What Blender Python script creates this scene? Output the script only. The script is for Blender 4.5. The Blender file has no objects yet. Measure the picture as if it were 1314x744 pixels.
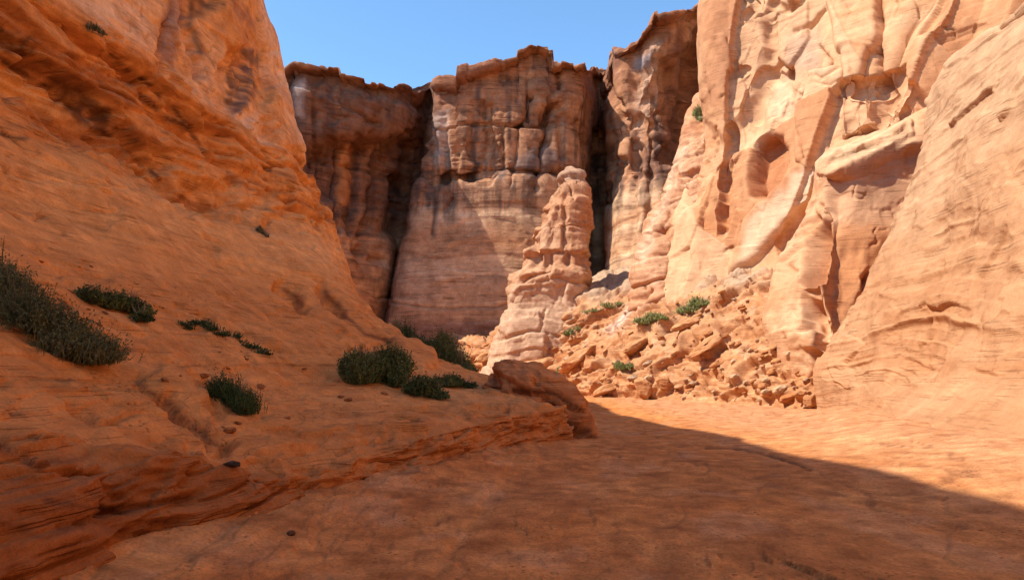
import bpy, math, random
import numpy as np
from mathutils import Vector
rng = np.random.default_rng(7); random.seed(7)
F, H, CX, HY = 876.0, 2.0, 657.0, 480.0      # focal length (photo pixels), eye height, image centre, horizon line
sc = bpy.context.scene
COL = sc.collection
A = np.array

# ------------------------------------------------------------------ noise
def _hash(ix, iy, iz, seed):
    h = (ix.astype(np.uint32)*np.uint32(374761393) + iy.astype(np.uint32)*np.uint32(668265263)
         + iz.astype(np.uint32)*np.uint32(2147483647) + np.uint32((seed*1274126177) & 0xffffffff))
    h = (h ^ (h >> np.uint32(13)))*np.uint32(1274126177)
    h = (h ^ (h >> np.uint32(15)))*np.uint32(2246822519)
    return h ^ (h >> np.uint32(16))
_G = rng.normal(size=(256, 3)).astype(np.float32); _G /= np.linalg.norm(_G, axis=1)[:, None]
_GX, _GY, _GZ = (np.ascontiguousarray(_G[:, k]) for k in range(3))
_PERM = np.concatenate([rng.permutation(256)]*3).astype(np.int32)
from concurrent.futures import ThreadPoolExecutor
_POOL = ThreadPoolExecutor(4)
def _perlin1(x, y, z, seed):
    fx, fy, fz = np.floor(x), np.floor(y), np.floor(z)
    ix = (fx.astype(np.int32)+seed*59) & 255; iy = (fy.astype(np.int32)+seed*31) & 255; iz = fz.astype(np.int32) & 255
    dx, dy, dz = x-fx, y-fy, z-fz
    u = dx*dx*dx*(dx*(dx*6-15)+10); v = dy*dy*dy*(dy*(dy*6-15)+10); w = dz*dz*dz*(dz*(dz*6-15)+10)
    A0 = _PERM[ix]+iy; A1 = _PERM[ix+1]+iy
    AA, AB, BA, BB = _PERM[A0]+iz, _PERM[A0+1]+iz, _PERM[A1]+iz, _PERM[A1+1]+iz
    def g(q, a, b, c):
        q = _PERM[q]
        return _GX[q]*(dx-a)+_GY[q]*(dy-b)+_GZ[q]*(dz-c)
    def lerp(p, q, t): return p+(q-p)*t
    a = lerp(lerp(g(AA, 0, 0, 0), g(BA, 1, 0, 0), u), lerp(g(AB, 0, 1, 0), g(BB, 1, 1, 0), u), v)
    b = lerp(lerp(g(AA+1, 0, 0, 1), g(BA+1, 1, 0, 1), u), lerp(g(AB+1, 0, 1, 1), g(BB+1, 1, 1, 1), u), v)
    return lerp(a, b, w)*1.5
def perlin(x, y, z, seed=0):
    x, y, z = np.broadcast_arrays(np.asarray(x, np.float32), np.asarray(y, np.float32), np.asarray(z, np.float32))
    sh = x.shape; x, y, z = x.ravel(), y.ravel(), z.ravel(); n = x.size; C_ = 16384
    if n <= C_: return _perlin1(x, y, z, seed).reshape(sh)
    r = _POOL.map(lambda i: _perlin1(x[i:i+C_], y[i:i+C_], z[i:i+C_], seed), range(0, n, C_))
    return np.concatenate(list(r)).reshape(sh)
def fbm(p, sc_, oct_=4, seed=0, gain=.5, ridged=False):
    if np.isscalar(sc_): sc_ = (sc_, sc_, sc_)
    out = 0; amp = 1; k = 1.0
    for o in range(oct_):
        n = perlin(p[..., 0]*sc_[0]*k, p[..., 1]*sc_[1]*k, p[..., 2]*sc_[2]*k, seed+o*17)
        if ridged: n = 1-2*np.abs(n)
        out = out + amp*n; amp *= gain; k *= 2.03
    return out
def sstep(a, b, x):
    t = np.clip((x-a)/(b-a), 0, 1); return t*t*(3-2*t)
def hash1(k, seed):
    k = np.asarray(k).astype(np.int64)
    return (_hash(k, k*0+seed*3+1, k*0+5, seed) & np.uint32(65535)).astype(np.float32)/65535.0
def strata(b, th, seed, edge=.16, notch=.5):
    """stepped profile of bedded rock: every bed has its own set-back, with an undercut seam at its foot"""
    q = b/th; k = np.floor(q); f = q-k
    s = sstep(1-edge, 1, f)
    v = hash1(k, seed)*(1-s) + hash1(k+1, seed)*s
    nt = np.exp(-((f-(1-edge*.6))/(edge*.5))**2)*hash1(k, seed+9)
    return v - notch*nt

def blocks(u, b, w, th, seed, edge=.1, gap=.5):
    """jointed rock: beds of height th cut into blocks about w long, each with its own set-back and a dark joint round it"""
    qb = b/th; kb = np.floor(qb); fb = qb-kb
    off = hash1(kb, seed+1); ww = w*(.6+.9*hash1(kb, seed+2))
    qu = u/ww+off*7; ku = np.floor(qu); fu = qu-ku
    v = hash1(kb*131+ku, seed)
    eb = np.minimum(fb, 1-fb)*th; eu = np.minimum(fu, 1-fu)*ww; e = np.minimum(eb, eu)
    m = sstep(0, edge*th, e)
    return v*m+.25*(1-m)-gap*(1-sstep(0, edge*th*.6, e))*.5
_R = rng.random((1024, 8)).astype(np.float32)
def _facet1(x, y, z, seed, tilt):
    ix, iy, iz = (np.floor(c-.5).astype(np.int32) for c in (x, y, z))
    best = np.full(x.shape, 9e9, np.float32); val = np.zeros(x.shape, np.float32)
    for a in (0, 1):
        for b in (0, 1):
            for c in (0, 1):
                X, Y, Z = ix+a, iy+b, iz+c
                h = (_PERM[(_PERM[(_PERM[(X+seed*7) & 255]+Y) & 255]+Z) & 255]+((X*3+Y*5+Z*7) & 3)*256)
                r = _R[h]
                dx = x-(X+.5+(r[:, 0]-.5)*.9); dy = y-(Y+.5+(r[:, 1]-.5)*.9); dz = z-(Z+.5+(r[:, 2]-.5)*.9)
                d = dx*dx+dy*dy+dz*dz; m = d < best
                v = r[:, 3]-.5+tilt*((r[:, 4]-.5)*dx+(r[:, 5]-.5)*dy+(r[:, 6]-.5)*dz)*2
                best = np.where(m, d, best); val = np.where(m, v, val)
    return val
def facets(p, k, seed, tilt=.9, warp=.25):
    """broken rock: flat faces at random tilts meeting along sharp edges"""
    k = (k, k, k) if np.isscalar(k) else k
    q = [(p[..., i]*k[i]).astype(np.float32) for i in range(3)]
    w = [warp*perlin(q[0]*1.7, q[1]*1.7, q[2]*1.7, seed+30+i) for i in range(3)]
    q = [(a+b).ravel() for a, b in zip(q, w)]; n = q[0].size; C_ = 16384
    r = _POOL.map(lambda i: _facet1(q[0][i:i+C_], q[1][i:i+C_], q[2][i:i+C_], seed, tilt), range(0, n, C_))
    return np.concatenate(list(r)).reshape(p.shape[:-1])
# ------------------------------------------------------------------ grids of control points to dense surfaces
def P(px, py, Y): return ((px-CX)/F*Y, Y, H+(HY-py)/F*Y)
def proj(p):
    Y = np.maximum(p[..., 1], .5)
    return CX+p[..., 0]/Y*F, HY-(p[..., 2]-H)/Y*F
def cr(C, ts, wrap=False):
    """Catmull-Rom along axis 0 of C at parameters ts (in index units)"""
    n = C.shape[0]
    i = np.floor(ts).astype(int); i = np.clip(i, 0, (n-1 if wrap else n-2)); t = ts-i
    def g(k):
        return C[k % n] if wrap else C[np.clip(k, 0, n-1)]
    p0, p1, p2, p3 = g(i-1), g(i), g(i+1), g(i+2)
    if not wrap:
        lo = (i == 0); p0 = np.where(lo.reshape(-1, *([1]*(C.ndim-1))), 2*p1-p2, p0)
        hi = (i == n-2); p3 = np.where(hi.reshape(-1, *([1]*(C.ndim-1))), 2*p2-p1, p3)
    t = t.reshape(-1, *([1]*(C.ndim-1)))
    m1 = (p2-p0)*.42; m2 = (p3-p1)*.42
    t2, t3 = t*t, t*t*t
    return (2*t3-3*t2+1)*p1 + (t3-2*t2+t)*m1 + (-2*t3+3*t2)*p2 + (t3-t2)*m2
def samples(C, step, axis, wrap=False, lo=6, hi=260):
    C = np.moveaxis(C, axis, 0); n = C.shape[0]; ts = []
    for k in range(n if wrap else n-1):
        a, b = C[k], C[(k+1) % n]
        m = 0
        for q in range(a.shape[0]):
            for (s, e) in ((a[q], b[q]),):
                if s[1] < 2.5 or e[1] < 2.5: continue
                x0, y0 = proj(s); x1, y1 = proj(e)
                ok = min(x0, x1) < 1400 and max(x0, x1) > -90 and min(y0, y1) < 830 and max(y0, y1) > -90
                if ok: m = max(m, math.hypot(x1-x0, y1-y0))
        cnt = int(np.clip(m/step, lo, hi))
        ts += [k+j/cnt for j in range(cnt)]
    if not wrap: ts.append(n-1)
    return A(ts)
class S: pass
def surface(cols, step=2.4, wrap=False, hi=260, ref=None):
    C = A(cols, dtype=float)                    # (column, row, xyz)
    tu, tv = samples(C, step, 0, wrap, hi=hi), samples(C, step, 1, hi=hi)
    g = cr(C, tu, wrap)                         # (nu, rows, 3)
    g = np.moveaxis(cr(np.moveaxis(g, 1, 0), tv), 0, 1)
    s = S(); s.P = g.copy(); s.wrap = wrap; s.U, s.V = np.meshgrid(tu, tv, indexing='ij')
    s.sign = 1.0
    refresh(s)
    vis = s.inframe
    c = A([0, 0, H]) - s.P
    if ref is not None:
        x, y = proj(s.P); q = np.hypot(x-ref[0], y-ref[1])+np.where(s.P[..., 1] > 2, s.P[..., 1]*.3, 1e6)
        k = np.unravel_index(np.argmin(q), q.shape); m = np.sum(s.N*c, -1)[k]
    else: m = np.sum(s.N*c, -1)[vis].mean() if vis.any() and not wrap else 1
    if m < 0: s.sign = -1.0; s.N = -s.N
    s.B = s.P.copy()                            # undisplaced
    s.px, s.py = proj(s.P)
    s.d = np.zeros(s.P.shape[:2]); s.front = np.sum(s.N*c, -1) > 0
    s.c = None
    return s
def refresh(s):
    p = s.P
    if s.wrap:
        du = np.roll(p, -1, 0)-np.roll(p, 1, 0)
    else:
        du = np.gradient(p, axis=0)
    dv = np.gradient(p, axis=1)
    n = np.cross(du, dv); n /= np.maximum(np.linalg.norm(n, axis=-1), 1e-9)[..., None]
    s.N = n*s.sign
    x, y = proj(p); s.inframe = (x > -60) & (x < 1374) & (y > -60) & (y < 804) & (p[..., 1] > 2.5)
def push(s, d=None):
    d = s.d if d is None else d
    m = d.copy(); m[1:-1] = (d[:-2]+4*d[1:-1]+d[2:])/6       # takes the saw-teeth off steps that cross the grid
    d = m.copy(); d[:, 1:-1] = (m[:, :-2]+4*m[:, 1:-1]+m[:, 2:])/6
    smooth_normals(s, 8); s.P = s.P + s.N*d[..., None]; s.d = np.zeros_like(s.d); refresh(s); s.px, s.py = proj(s.P)
def smooth_normals(s, it):
    n = s.N
    for _ in range(it):
        m = n.copy()
        m[1:-1] += n[:-2]+n[2:]; m[:, 1:-1] += n[:, :-2]+n[:, 2:]
        n = m/np.maximum(np.linalg.norm(m, axis=-1), 1e-9)[..., None]
    s.N = n
def flatten(s, top, k=.2):
    """planes off everything that stands out further than top: flat outer faces, recesses kept"""
    s.d = np.where(s.d > top, top+k*(s.d-top), s.d)
# brushes: strokes and patches carved into the rock face
def _sub(s, pts, pad):
    q = A(pts, dtype=float); x0, y0 = q.min(0)-pad; x1, y1 = q.max(0)+pad
    return np.nonzero((s.front & (s.px > x0) & (s.px < x1) & (s.py > y0) & (s.py < y1)).ravel())[0]
def _dist(x, y, pts, closed):
    d = np.full(x.shape, 1e9); pts = [tuple(map(float, q)) for q in pts]
    for a, b in zip(pts, pts[1:]+([pts[0]] if closed else [])):
        if a == b: continue
        vx, vy = b[0]-a[0], b[1]-a[1]
        t = np.clip(((x-a[0])*vx+(y-a[1])*vy)/(vx*vx+vy*vy), 0, 1)
        d = np.minimum(d, np.hypot(x-a[0]-t*vx, y-a[1]-t*vy))
    return d
def wob(s, amp, k=.05, seed=3):
    return amp*perlin(s.px*k, s.py*k, s.px*0+.5, seed)
def line(s, pts, w):
    out = np.zeros(s.px.size); i = _sub(s, pts, 4*w)
    if len(i):
        x, y = s.px.ravel()[i], s.py.ravel()[i]
        wx = w*1.1*perlin(x*.035, y*.035, x*0, 3); wy = w*1.1*perlin(x*.035, y*.035, x*0+9, 4)
        d = np.maximum(_dist(x+wx, y+wy, pts, False)+w*.5*perlin(x*.12, y*.12, x*0+.5, 5), 0)
        out[i] = np.exp(-(d/w)**2)*np.clip(.85+.5*perlin(x*.03, y*.03, x*0+3, 6), 0, 1.3)
    return out.reshape(s.px.shape)
def patch(s, pts, soft, wobble=None):
    out = np.zeros(s.px.size); i = _sub(s, pts, 3*soft+6)
    if len(i):
        x, y = s.px.ravel()[i], s.py.ravel()[i]; wv = max(soft*.8, 3) if wobble is None else wobble
        X = x+wv*perlin(x*.06, y*.06, x*0, 12)+wv*1.5*perlin(x*.02, y*.02, x*0, 14)*.7; Y = y+wv*perlin(x*.06, y*.06, x*0+7, 13)
        ins = np.zeros(x.shape, bool); n = len(pts)
        for k in range(n):
            x0, y0 = pts[k]; x1, y1 = pts[(k+1) % n]
            if y0 == y1: continue
            ins ^= ((y0 > Y) != (y1 > Y)) & (X < (x1-x0)*(Y-y0)/(y1-y0)+x0)
        d = _dist(X, Y, pts, True); d = np.where(ins, d, -d)
        out[i] = sstep(-soft, soft, d)
    return out.reshape(s.px.shape)
def groove(s, pts, w, amp): s.d -= amp*line(s, pts, w)
def inset(s, pts, soft, amp, wobble=None): s.d -= amp*patch(s, pts, soft, wobble)
def paint(s, m, col, k=1.0):
    m = (m*k)[..., None]; s.c = s.c*(1-m)+A(col)*m

def cracks(p, k, seed, wid=.06, warp=.5):
    """thin wandering fractures: 1 on the crack, 0 away from it"""
    k = (k, k, k) if np.isscalar(k) else k
    q = p+warp*np.stack([fbm(p, 1.1, 2, seed+1), fbm(p, 1.1, 2, seed+2), fbm(p, 1.1, 2, seed+3)], -1)
    n = np.abs(perlin(q[..., 0]*k[0], q[..., 1]*k[1], q[..., 2]*k[2], seed))
    m = sstep(.05, .4, fbm(p, .3, 2, seed+7))
    return np.exp(-(n/wid)**2)*m
# ------------------------------------------------------------------ materials
def nodes(m):
    m.use_nodes = True; t = m.node_tree; t.nodes.clear(); return t
def N_(t, ty, **kw):
    n = t.nodes.new(ty)
    for k, v in kw.items(): setattr(n, k, v)
    return n
def rock_material(name, grain=1.0, bump=.06, layer=1.0, tint=None, rough=.92, var=.28, crack=0, ck_scale=1.0, lam=0, grit=0):
    m = bpy.data.materials.new(name); t = nodes(m); L = t.links.new
    out = N_(t, 'ShaderNodeOutputMaterial'); b = N_(t, 'ShaderNodeBsdfPrincipled')
    b.inputs['Roughness'].default_value = rough
    b.inputs['Specular IOR Level'].default_value = .12
    L(b.outputs[0], out.inputs[0])
    tc = N_(t, 'ShaderNodeTexCoord')
    if tint is None:
        at = N_(t, 'ShaderNodeAttribute'); at.attribute_name = 'rock'; src = at.outputs['Color']
    else:
        rgb = N_(t, 'ShaderNodeRGB'); rgb.outputs[0].default_value = (*tint, 1); src = rgb.outputs[0]
    def noise(scale, detail, map_scale=(1, 1, 1), rough_=.6):
        mp = N_(t, 'ShaderNodeMapping'); mp.inputs['Scale'].default_value = map_scale
        L(tc.outputs['Object'], mp.inputs[0])
        n = N_(t, 'ShaderNodeTexNoise'); n.inputs['Scale'].default_value = scale
        n.inputs['Detail'].default_value = detail; n.inputs['Roughness'].default_value = rough_
        L(mp.outputs[0], n.inputs['Vector']); return n.outputs['Fac']
    n1 = noise(1.3*grain, 6); n2 = noise(.8*grain, 3, (.25, .25, 4.0)); n3 = noise(14*grain, 3, (1, 1, 1), .7)
    def mapr(src_, a0, a1, b0, b1):
        r = N_(t, 'ShaderNodeMapRange'); r.inputs[1].default_value = a0; r.inputs[2].default_value = a1
        r.inputs[3].default_value = b0; r.inputs[4].default_value = b1; L(src_, r.inputs[0]); return r.outputs[0]
    def mul(a, c):
        q = N_(t, 'ShaderNodeMath', operation='MULTIPLY'); L(a, q.inputs[0])
        if isinstance(c, float): q.inputs[1].default_value = c
        else: L(c, q.inputs[1])
        return q.outputs[0]
    f = mul(mul(mapr(n1, .3, .7, 1-var, 1+var*.8), mapr(n2, .3, .7, 1-var*.4*layer, 1+var*.35*layer)), mapr(n3, .25, .75, 1-var*.65, 1+var*.65))
    def math_(op, a, c=None):
        q = N_(t, 'ShaderNodeMath', operation=op); L(a, q.inputs[0])
        if c is not None:
            if isinstance(c, (int, float)): q.inputs[1].default_value = c
            else: L(c, q.inputs[1])
        return q.outputs[0]
    dents = []                                     # cracks and seams: darker and lower than the rock around
    def warped(scale_vec, amount, nscale):
        mp = N_(t, 'ShaderNodeMapping'); mp.inputs['Scale'].default_value = scale_vec; L(tc.outputs['Object'], mp.inputs[0])
        n = N_(t, 'ShaderNodeTexNoise'); n.inputs['Scale'].default_value = nscale; n.inputs['Detail'].default_value = 2; L(mp.outputs[0], n.inputs['Vector'])
        sc_ = N_(t, 'ShaderNodeVectorMath', operation='SCALE'); L(n.outputs['Color'], sc_.inputs[0]); sc_.inputs['Scale'].default_value = amount
        ad = N_(t, 'ShaderNodeVectorMath', operation='ADD'); L(mp.outputs[0], ad.inputs[0]); L(sc_.outputs[0], ad.inputs[1])
        return ad.outputs[0]
    if crack:
        for k_, (scv, wd, st_) in enumerate((((.5, .5, .6), .018, 1.0),)):
            vo = N_(t, 'ShaderNodeTexVoronoi', feature='DISTANCE_TO_EDGE'); vo.inputs['Scale'].default_value = ck_scale
            L(warped(scv, .9, 1.6), vo.inputs['Vector'])
            msk = mapr(noise(.35*ck_scale*(1+k_), 1), .47, .60, 0, st_)
            dents.append(mul(mul(mapr(vo.outputs['Distance'], 0, wd, 1, 0), msk), crack))
    if lam:
        for zs, wd in ((1.6, .016), (4.5, .022)):
            nz = noise(ck_scale, 4, (.07, .07, zs), .55)
            ab = math_('ABSOLUTE', math_('SUBTRACT', nz, .5))
            dents.append(mul(mul(mapr(ab, 0, wd, 1, 0), mapr(noise(.5*ck_scale*(1+.3*zs), 3, (1, 1, 1.6)), .44, .66, 0, 1)), lam))
    dent = None
    for q in dents: dent = q if dent is None else math_('MAXIMUM', dent, q)
    if dent is not None: f = mul(f, mapr(dent, 0, 1, 1, .38))
    pebble = None
    if grit:
        vo = N_(t, 'ShaderNodeTexVoronoi', feature='F1'); vo.inputs['Scale'].default_value = 11; L(tc.outputs['Object'], vo.inputs['Vector'])
        m1 = mapr(noise(1.1, 2), .48, .62, 0, 1)
        pebble = mul(mapr(vo.outputs['Distance'], .16, .32, 1, 0), m1)
        if tint is None and grit < 1: pebble = mul(pebble, at.outputs['Alpha'])
        sepc = N_(t, 'ShaderNodeSeparateColor'); L(vo.outputs['Color'], sepc.inputs[0])
        f = mul(f, math_('ADD', mul(pebble, mapr(sepc.outputs[0], 0, 1, -.45, .25)), 1.0))
    mx = N_(t, 'ShaderNodeMix', data_type='RGBA', blend_type='MULTIPLY'); mx.inputs[0].default_value = 1
    L(src, mx.inputs[6])
    cmb = N_(t, 'ShaderNodeCombineColor'); L(f, cmb.inputs[0])
    g = N_(t, 'ShaderNodeMath', operation='POWER'); L(f, g.inputs[0]); g.inputs[1].default_value = 1.15; L(g.outputs[0], cmb.inputs[1])
    g2 = N_(t, 'ShaderNodeMath', operation='POWER'); L(f, g2.inputs[0]); g2.inputs[1].default_value = 1.25; L(g2.outputs[0], cmb.inputs[2])
    L(cmb.outputs[0], mx.inputs[7]); L(mx.outputs[2], b.inputs['Base Color'])
    # relief: grains, pits and thin laminae
    add = N_(t, 'ShaderNodeMath', operation='ADD'); L(mul(n1, 1.0), add.inputs[0]); L(mul(n2, .45*layer), add.inputs[1])
    add2 = N_(t, 'ShaderNodeMath', operation='ADD'); L(add.outputs[0], add2.inputs[0]); L(mul(n3, .42), add2.inputs[1])
    hgt = add2.outputs[0]
    if dent is not None: hgt = math_('SUBTRACT', hgt, mul(dent, .9))
    if pebble is not None: hgt = math_('ADD', hgt, mul(pebble, .5))
    bp = N_(t, 'ShaderNodeBump'); bp.inputs['Strength'].default_value = .8; bp.inputs['Distance'].default_value = bump
    L(hgt, bp.inputs['Height']); L(bp.outputs[0], b.inputs['Normal'])
    return m
def leaf_material(name, c0, c1):
    m = bpy.data.materials.new(name); t = nodes(m); L = t.links.new
    out = N_(t, 'ShaderNodeOutputMaterial'); b = N_(t, 'ShaderNodeBsdfPrincipled')
    at = N_(t, 'ShaderNodeAttribute'); at.attribute_name = 'rock'
    tc = N_(t, 'ShaderNodeTexCoord'); n = N_(t, 'ShaderNodeTexNoise'); n.inputs['Scale'].default_value = 5
    L(tc.outputs['Object'], n.inputs['Vector'])
    ad = N_(t, 'ShaderNodeMath', operation='ADD'); L(at.outputs['Fac'], ad.inputs[0]); L(n.outputs['Fac'], ad.inputs[1])
    sb = N_(t, 'ShaderNodeMath', operation='MULTIPLY'); L(ad.outputs[0], sb.inputs[0]); sb.inputs[1].default_value = .5
    r = N_(t, 'ShaderNodeValToRGB'); r.color_ramp.elements[0].color = (*c0, 1); r.color_ramp.elements[1].color = (*c1, 1)
    r.color_ramp.elements[0].position = .25; r.color_ramp.elements[1].position = .8
    L(sb.outputs[0], r.inputs[0]); L(r.outputs[0], b.inputs['Base Color'])
    b.inputs['Roughness'].default_value = .8; b.inputs['Specular IOR Level'].default_value = .15
    L(b.outputs[0], out.inputs[0]); return m
M_ROCK = rock_material('sandstone', 1.4, .08, .8, var=.24, crack=.25, ck_scale=1.0, lam=.55, grit=.9)
M_SMOOTH = rock_material('smooth_sandstone', .9, .06, .7, var=.16, ck_scale=.7, lam=.5)
M_FAR = rock_material('weathered_sandstone', .5, .25, .9, var=.32, ck_scale=.4, lam=.6)
M_SAND = rock_material('packed_sand', 1.7, .06, .25, var=.36, grit=1)
M_STEM = rock_material('twig_bark', 8, .01, .2, tint=(.24, .17, .11))

# ------------------------------------------------------------------ mesh output
def mesh(name, v, f, mat, parent=None, colr=None, smooth=True, alpha=None):
    me = bpy.data.meshes.new(name); v = np.ascontiguousarray(v, np.float32).reshape(-1, 3); f = np.asarray(f, np.int32)
    k = f.shape[1]
    me.vertices.add(len(v)); me.vertices.foreach_set('co', v.ravel())
    me.loops.add(f.size); me.loops.foreach_set('vertex_index', f.ravel())
    me.polygons.add(len(f)); me.polygons.foreach_set('loop_start', np.arange(0, f.size, k, dtype=np.int32))
    me.polygons.foreach_set('use_smooth', np.full(len(f), smooth))
    if colr is not None:
        at = me.attributes.new('rock', 'FLOAT_COLOR', 'POINT')
        c4 = np.ones((len(v), 4), np.float32); c4[:, :3] = np.clip(np.asarray(colr, np.float32).reshape(-1, 3), .008, .9)
        c4[:, 3] = 0 if alpha is None else np.asarray(alpha, np.float32).ravel()
        at.data.foreach_set('color', c4.ravel())
    me.update(calc_edges=True)
    me.materials.append(mat)
    o = bpy.data.objects.new(name, me); COL.objects.link(o)
    if parent: o.parent = parent
    return o
def grid_faces(nu, nv, wrap=False, flip=False):
    i = np.arange(nu if wrap else nu-1); j = np.arange(nv-1)
    I, J = np.meshgrid(i, j, indexing='ij'); I2 = (I+1) % nu
    f = np.stack([I*nv+J, I2*nv+J, I2*nv+J+1, I*nv+J+1], -1).reshape(-1, 4)
    return f[:, ::-1] if flip else f
def emit(s, name, mat, parent=None):
    nu, nv = s.P.shape[:2]
    return mesh(name, s.P, grid_faces(nu, nv, s.wrap, s.sign < 0), mat, parent, s.c, True, getattr(s, 'soil', None))
def tag(o, label, cat, group=None, kind=None):
    o['label'] = label; o['category'] = cat
    if group: o['group'] = group
    if kind: o['kind'] = kind
    return o
def pick(s, px, py, r=5):
    d = np.hypot(s.px-px, s.py-py)+np.where(s.front & (s.P[..., 1] > 2), 0, 1e6)
    m = d < r
    if m.any():
        q = np.where(m, s.P[..., 1], 1e9); k = np.unravel_index(np.argmin(q+d*.02), q.shape)
    else: k = np.unravel_index(np.argmin(d), d.shape)
    return s.P[k].copy(), s.N[k].copy()

# palette (base colours of the rock)
ORANGE = (.56, .235, .066); PALE = (.64, .36, .155); RED = (.46, .16, .042); DEEP = (.30, .10, .042)
VARNISH = (.085, .055, .047); MAUVE = (.36, .195, .135); GREY = (.27, .20, .175); CREAM = (.66, .43, .27)
def base_colour(s, a=ORANGE, b=PALE, c=RED, k=1.0, bedw=.35, fr=1.0):
    k = k*.55
    p = s.P
    n = fbm(p, .16*fr, 4, 41); m = np.clip(.5+n*.6, 0, 1)[..., None]
    col = A(a)*(1-m)+A(b)*m
    bz = p[..., 2]+fbm(p, (.05, .05, .05), 2, 77)*1.6
    q = fbm(np.stack([p[..., 0]*.03, p[..., 1]*.03, bz*.55*fr], -1), 1, 4, 91)
    m2 = (np.clip(q*1.2, 0, 1)*bedw*2)[..., None]
    col = col*(1-m2)+A(c)*m2
    q2 = perlin(p[..., 0]*.05, p[..., 1]*.05, bz*3.1*fr, 15)
    col = col*(1+.16*k*q2[..., None])
    s.c = col

# ================================================================== shaded slope and cliff on one side of the wash
def left_cols():
    T = {  # distance: (x, z) from the wash edge up to the rim
     -90: [(-3.6,-.6),(-4,0),(-4.9,.7),(-6.5,1.8),(-9,3.3),(-12,5.5),(-14.6,9.8),(-15.8,13.6),(-16.4,18),(-18,30)],
     -25: [(-3.6,-.6),(-4,0),(-4.9,.7),(-6.5,1.8),(-9,3.3),(-12,5.5),(-14.6,9.8),(-15.8,13.6),(-16.4,18),(-18,30)],
     -6:  [(-3.6,-.6),(-4,0),(-4.9,.9),(-6.4,1.9),(-8.8,3.3),(-11.6,5.4),(-14.4,9.7),(-15.4,13.6),(-16,18),(-17.3,30)],
     3:   [(-3.7,-.6),(-4.1,0),(-4.9,1.2),(-6.3,1.9),(-8.5,3.3),(-11.2,5.3),(-14.2,9.6),(-15.3,13.5),(-15.9,18),(-17,30)],
     7:   [(-3.5,-.6),(-3.9,0),(-4.8,1.3),(-6.3,1.9),(-8.5,3.3),(-11.1,5.3),(-14.2,9.6),(-15.2,13.5),(-15.8,18),(-17,29.8)],
     10:  [(-2.5,-.6),(-2.9,0),(-3.6,.58),(-5.6,1.5),(-8,3.1),(-11,5.3),(-14.2,9.8),(-15.2,13.6),(-15.8,18),(-17,29.4)],
     12.5:[(-1.5,-.6),(-1.9,0),(-2.6,.72),(-5.3,1.5),(-8.2,3.3),(-11.2,5.4),(-14.2,9.9),(-15.1,13.7),(-15.7,18),(-17,29.4)],
     15:  [(-.4,-.6),(-.8,0),(-1.5,.88),(-5,1.55),(-8.3,3.4),(-11.3,5.6),(-14.2,10),(-15,13.8),(-15.6,18),(-17,29.4)],
     18:  [(1.0,-.6),(.6,0),(-.1,1.0),(-4.3,1.7),(-8,3.5),(-11.3,5.9),(-14.1,10),(-14.9,13.9),(-15.5,18),(-17,28.7)],
     20:  [(2.0,-.6),(1.6,0),(.9,1.1),(-3.6,1.85),(-7.7,3.6),(-11.2,6.2),(-14,10),(-14.8,13.9),(-15.4,18),(-17,28.3)],
     25:  [(2.9,-.6),(2.5,0),(1.5,1.25),(-3.6,2.3),(-6.9,3.9),(-10.4,6.0),(-13.6,9.6),(-14.4,14),(-15,18.5),(-16.6,27.3)],
     30:  [(1.9,-.6),(1.5,0),(.7,1.3),(-3.0,2.6),(-5.6,4.2),(-8.7,6.6),(-12.6,9.6),(-13.9,14),(-14.6,18.5),(-16,26)],
     36:  [(-.1,-.6),(-.5,0),(-1,1),(-4.6,2.4),(-7.2,4.8),(-9.3,8),(-11.2,10.5),(-12.8,14),(-13.6,18.5),(-15.2,25.4)],
     42:  [(-3.6,-.6),(-4,0),(-4.5,1),(-7,3),(-9,5.5),(-10.6,9),(-11.2,12),(-13,15.3),(-14,19.3),(-16,26.6)],
     46:  [(-8,-.6),(-8.4,0),(-9,1),(-10.5,3),(-12,5.5),(-13,9),(-13.6,12),(-14.4,15.3),(-15.4,19.3),(-17.5,26.6)],
     50:  [(-16,-.6),(-16.4,0),(-16.8,1),(-17.4,3),(-18,5.5),(-18.4,9),(-18.8,12),(-19.4,15.3),(-20.2,19.3),(-22,28)],
     53:  [(-60,-.6),(-60,0),(-60,1),(-60,3),(-60,5.5),(-60,9),(-60,12),(-60,15.3),(-60,19.3),(-60,28)]}
    cols = []
    for Y, r in T.items():
        (xf, zf), (xl, zl) = r[1], r[2]
        r = r[:2]+[(xf+(xl-xf)*.42, zf+(zl-zf)*.80)]+r[2:]          # steep face of the bank under its lip
        cols.append([(x, Y, z) for x, z in r]+[(r[-1][0]-4, Y-(2 if Y > 45 else 0), r[-1][1]+.5), (-75, Y-(4 if Y > 45 else 0), r[-1][1]+2)])
    return cols
L = surface(left_cols(), 2.0, hi=84, ref=(220, 320))
LV = np.interp(L.V, [0, 1, 2, 3, 30], [0, 1, 1.7, 2, 29])
soil = sstep(2.6, 3.1, LV)*(1-sstep(4.2, 5.0, LV))         # rubbly lower slope
slick = sstep(4.4, 5.1, LV)*(1-sstep(5.8, 6.1, LV))        # smooth slickrock
band = sstep(5.5, 6.0, LV)*(1-sstep(6.9, 7.25, LV))        # bedded band under the cliff
upper = sstep(6.9, 7.3, LV)
ledge = 1-sstep(1.9, 3.0, LV)
p = L.P
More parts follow.
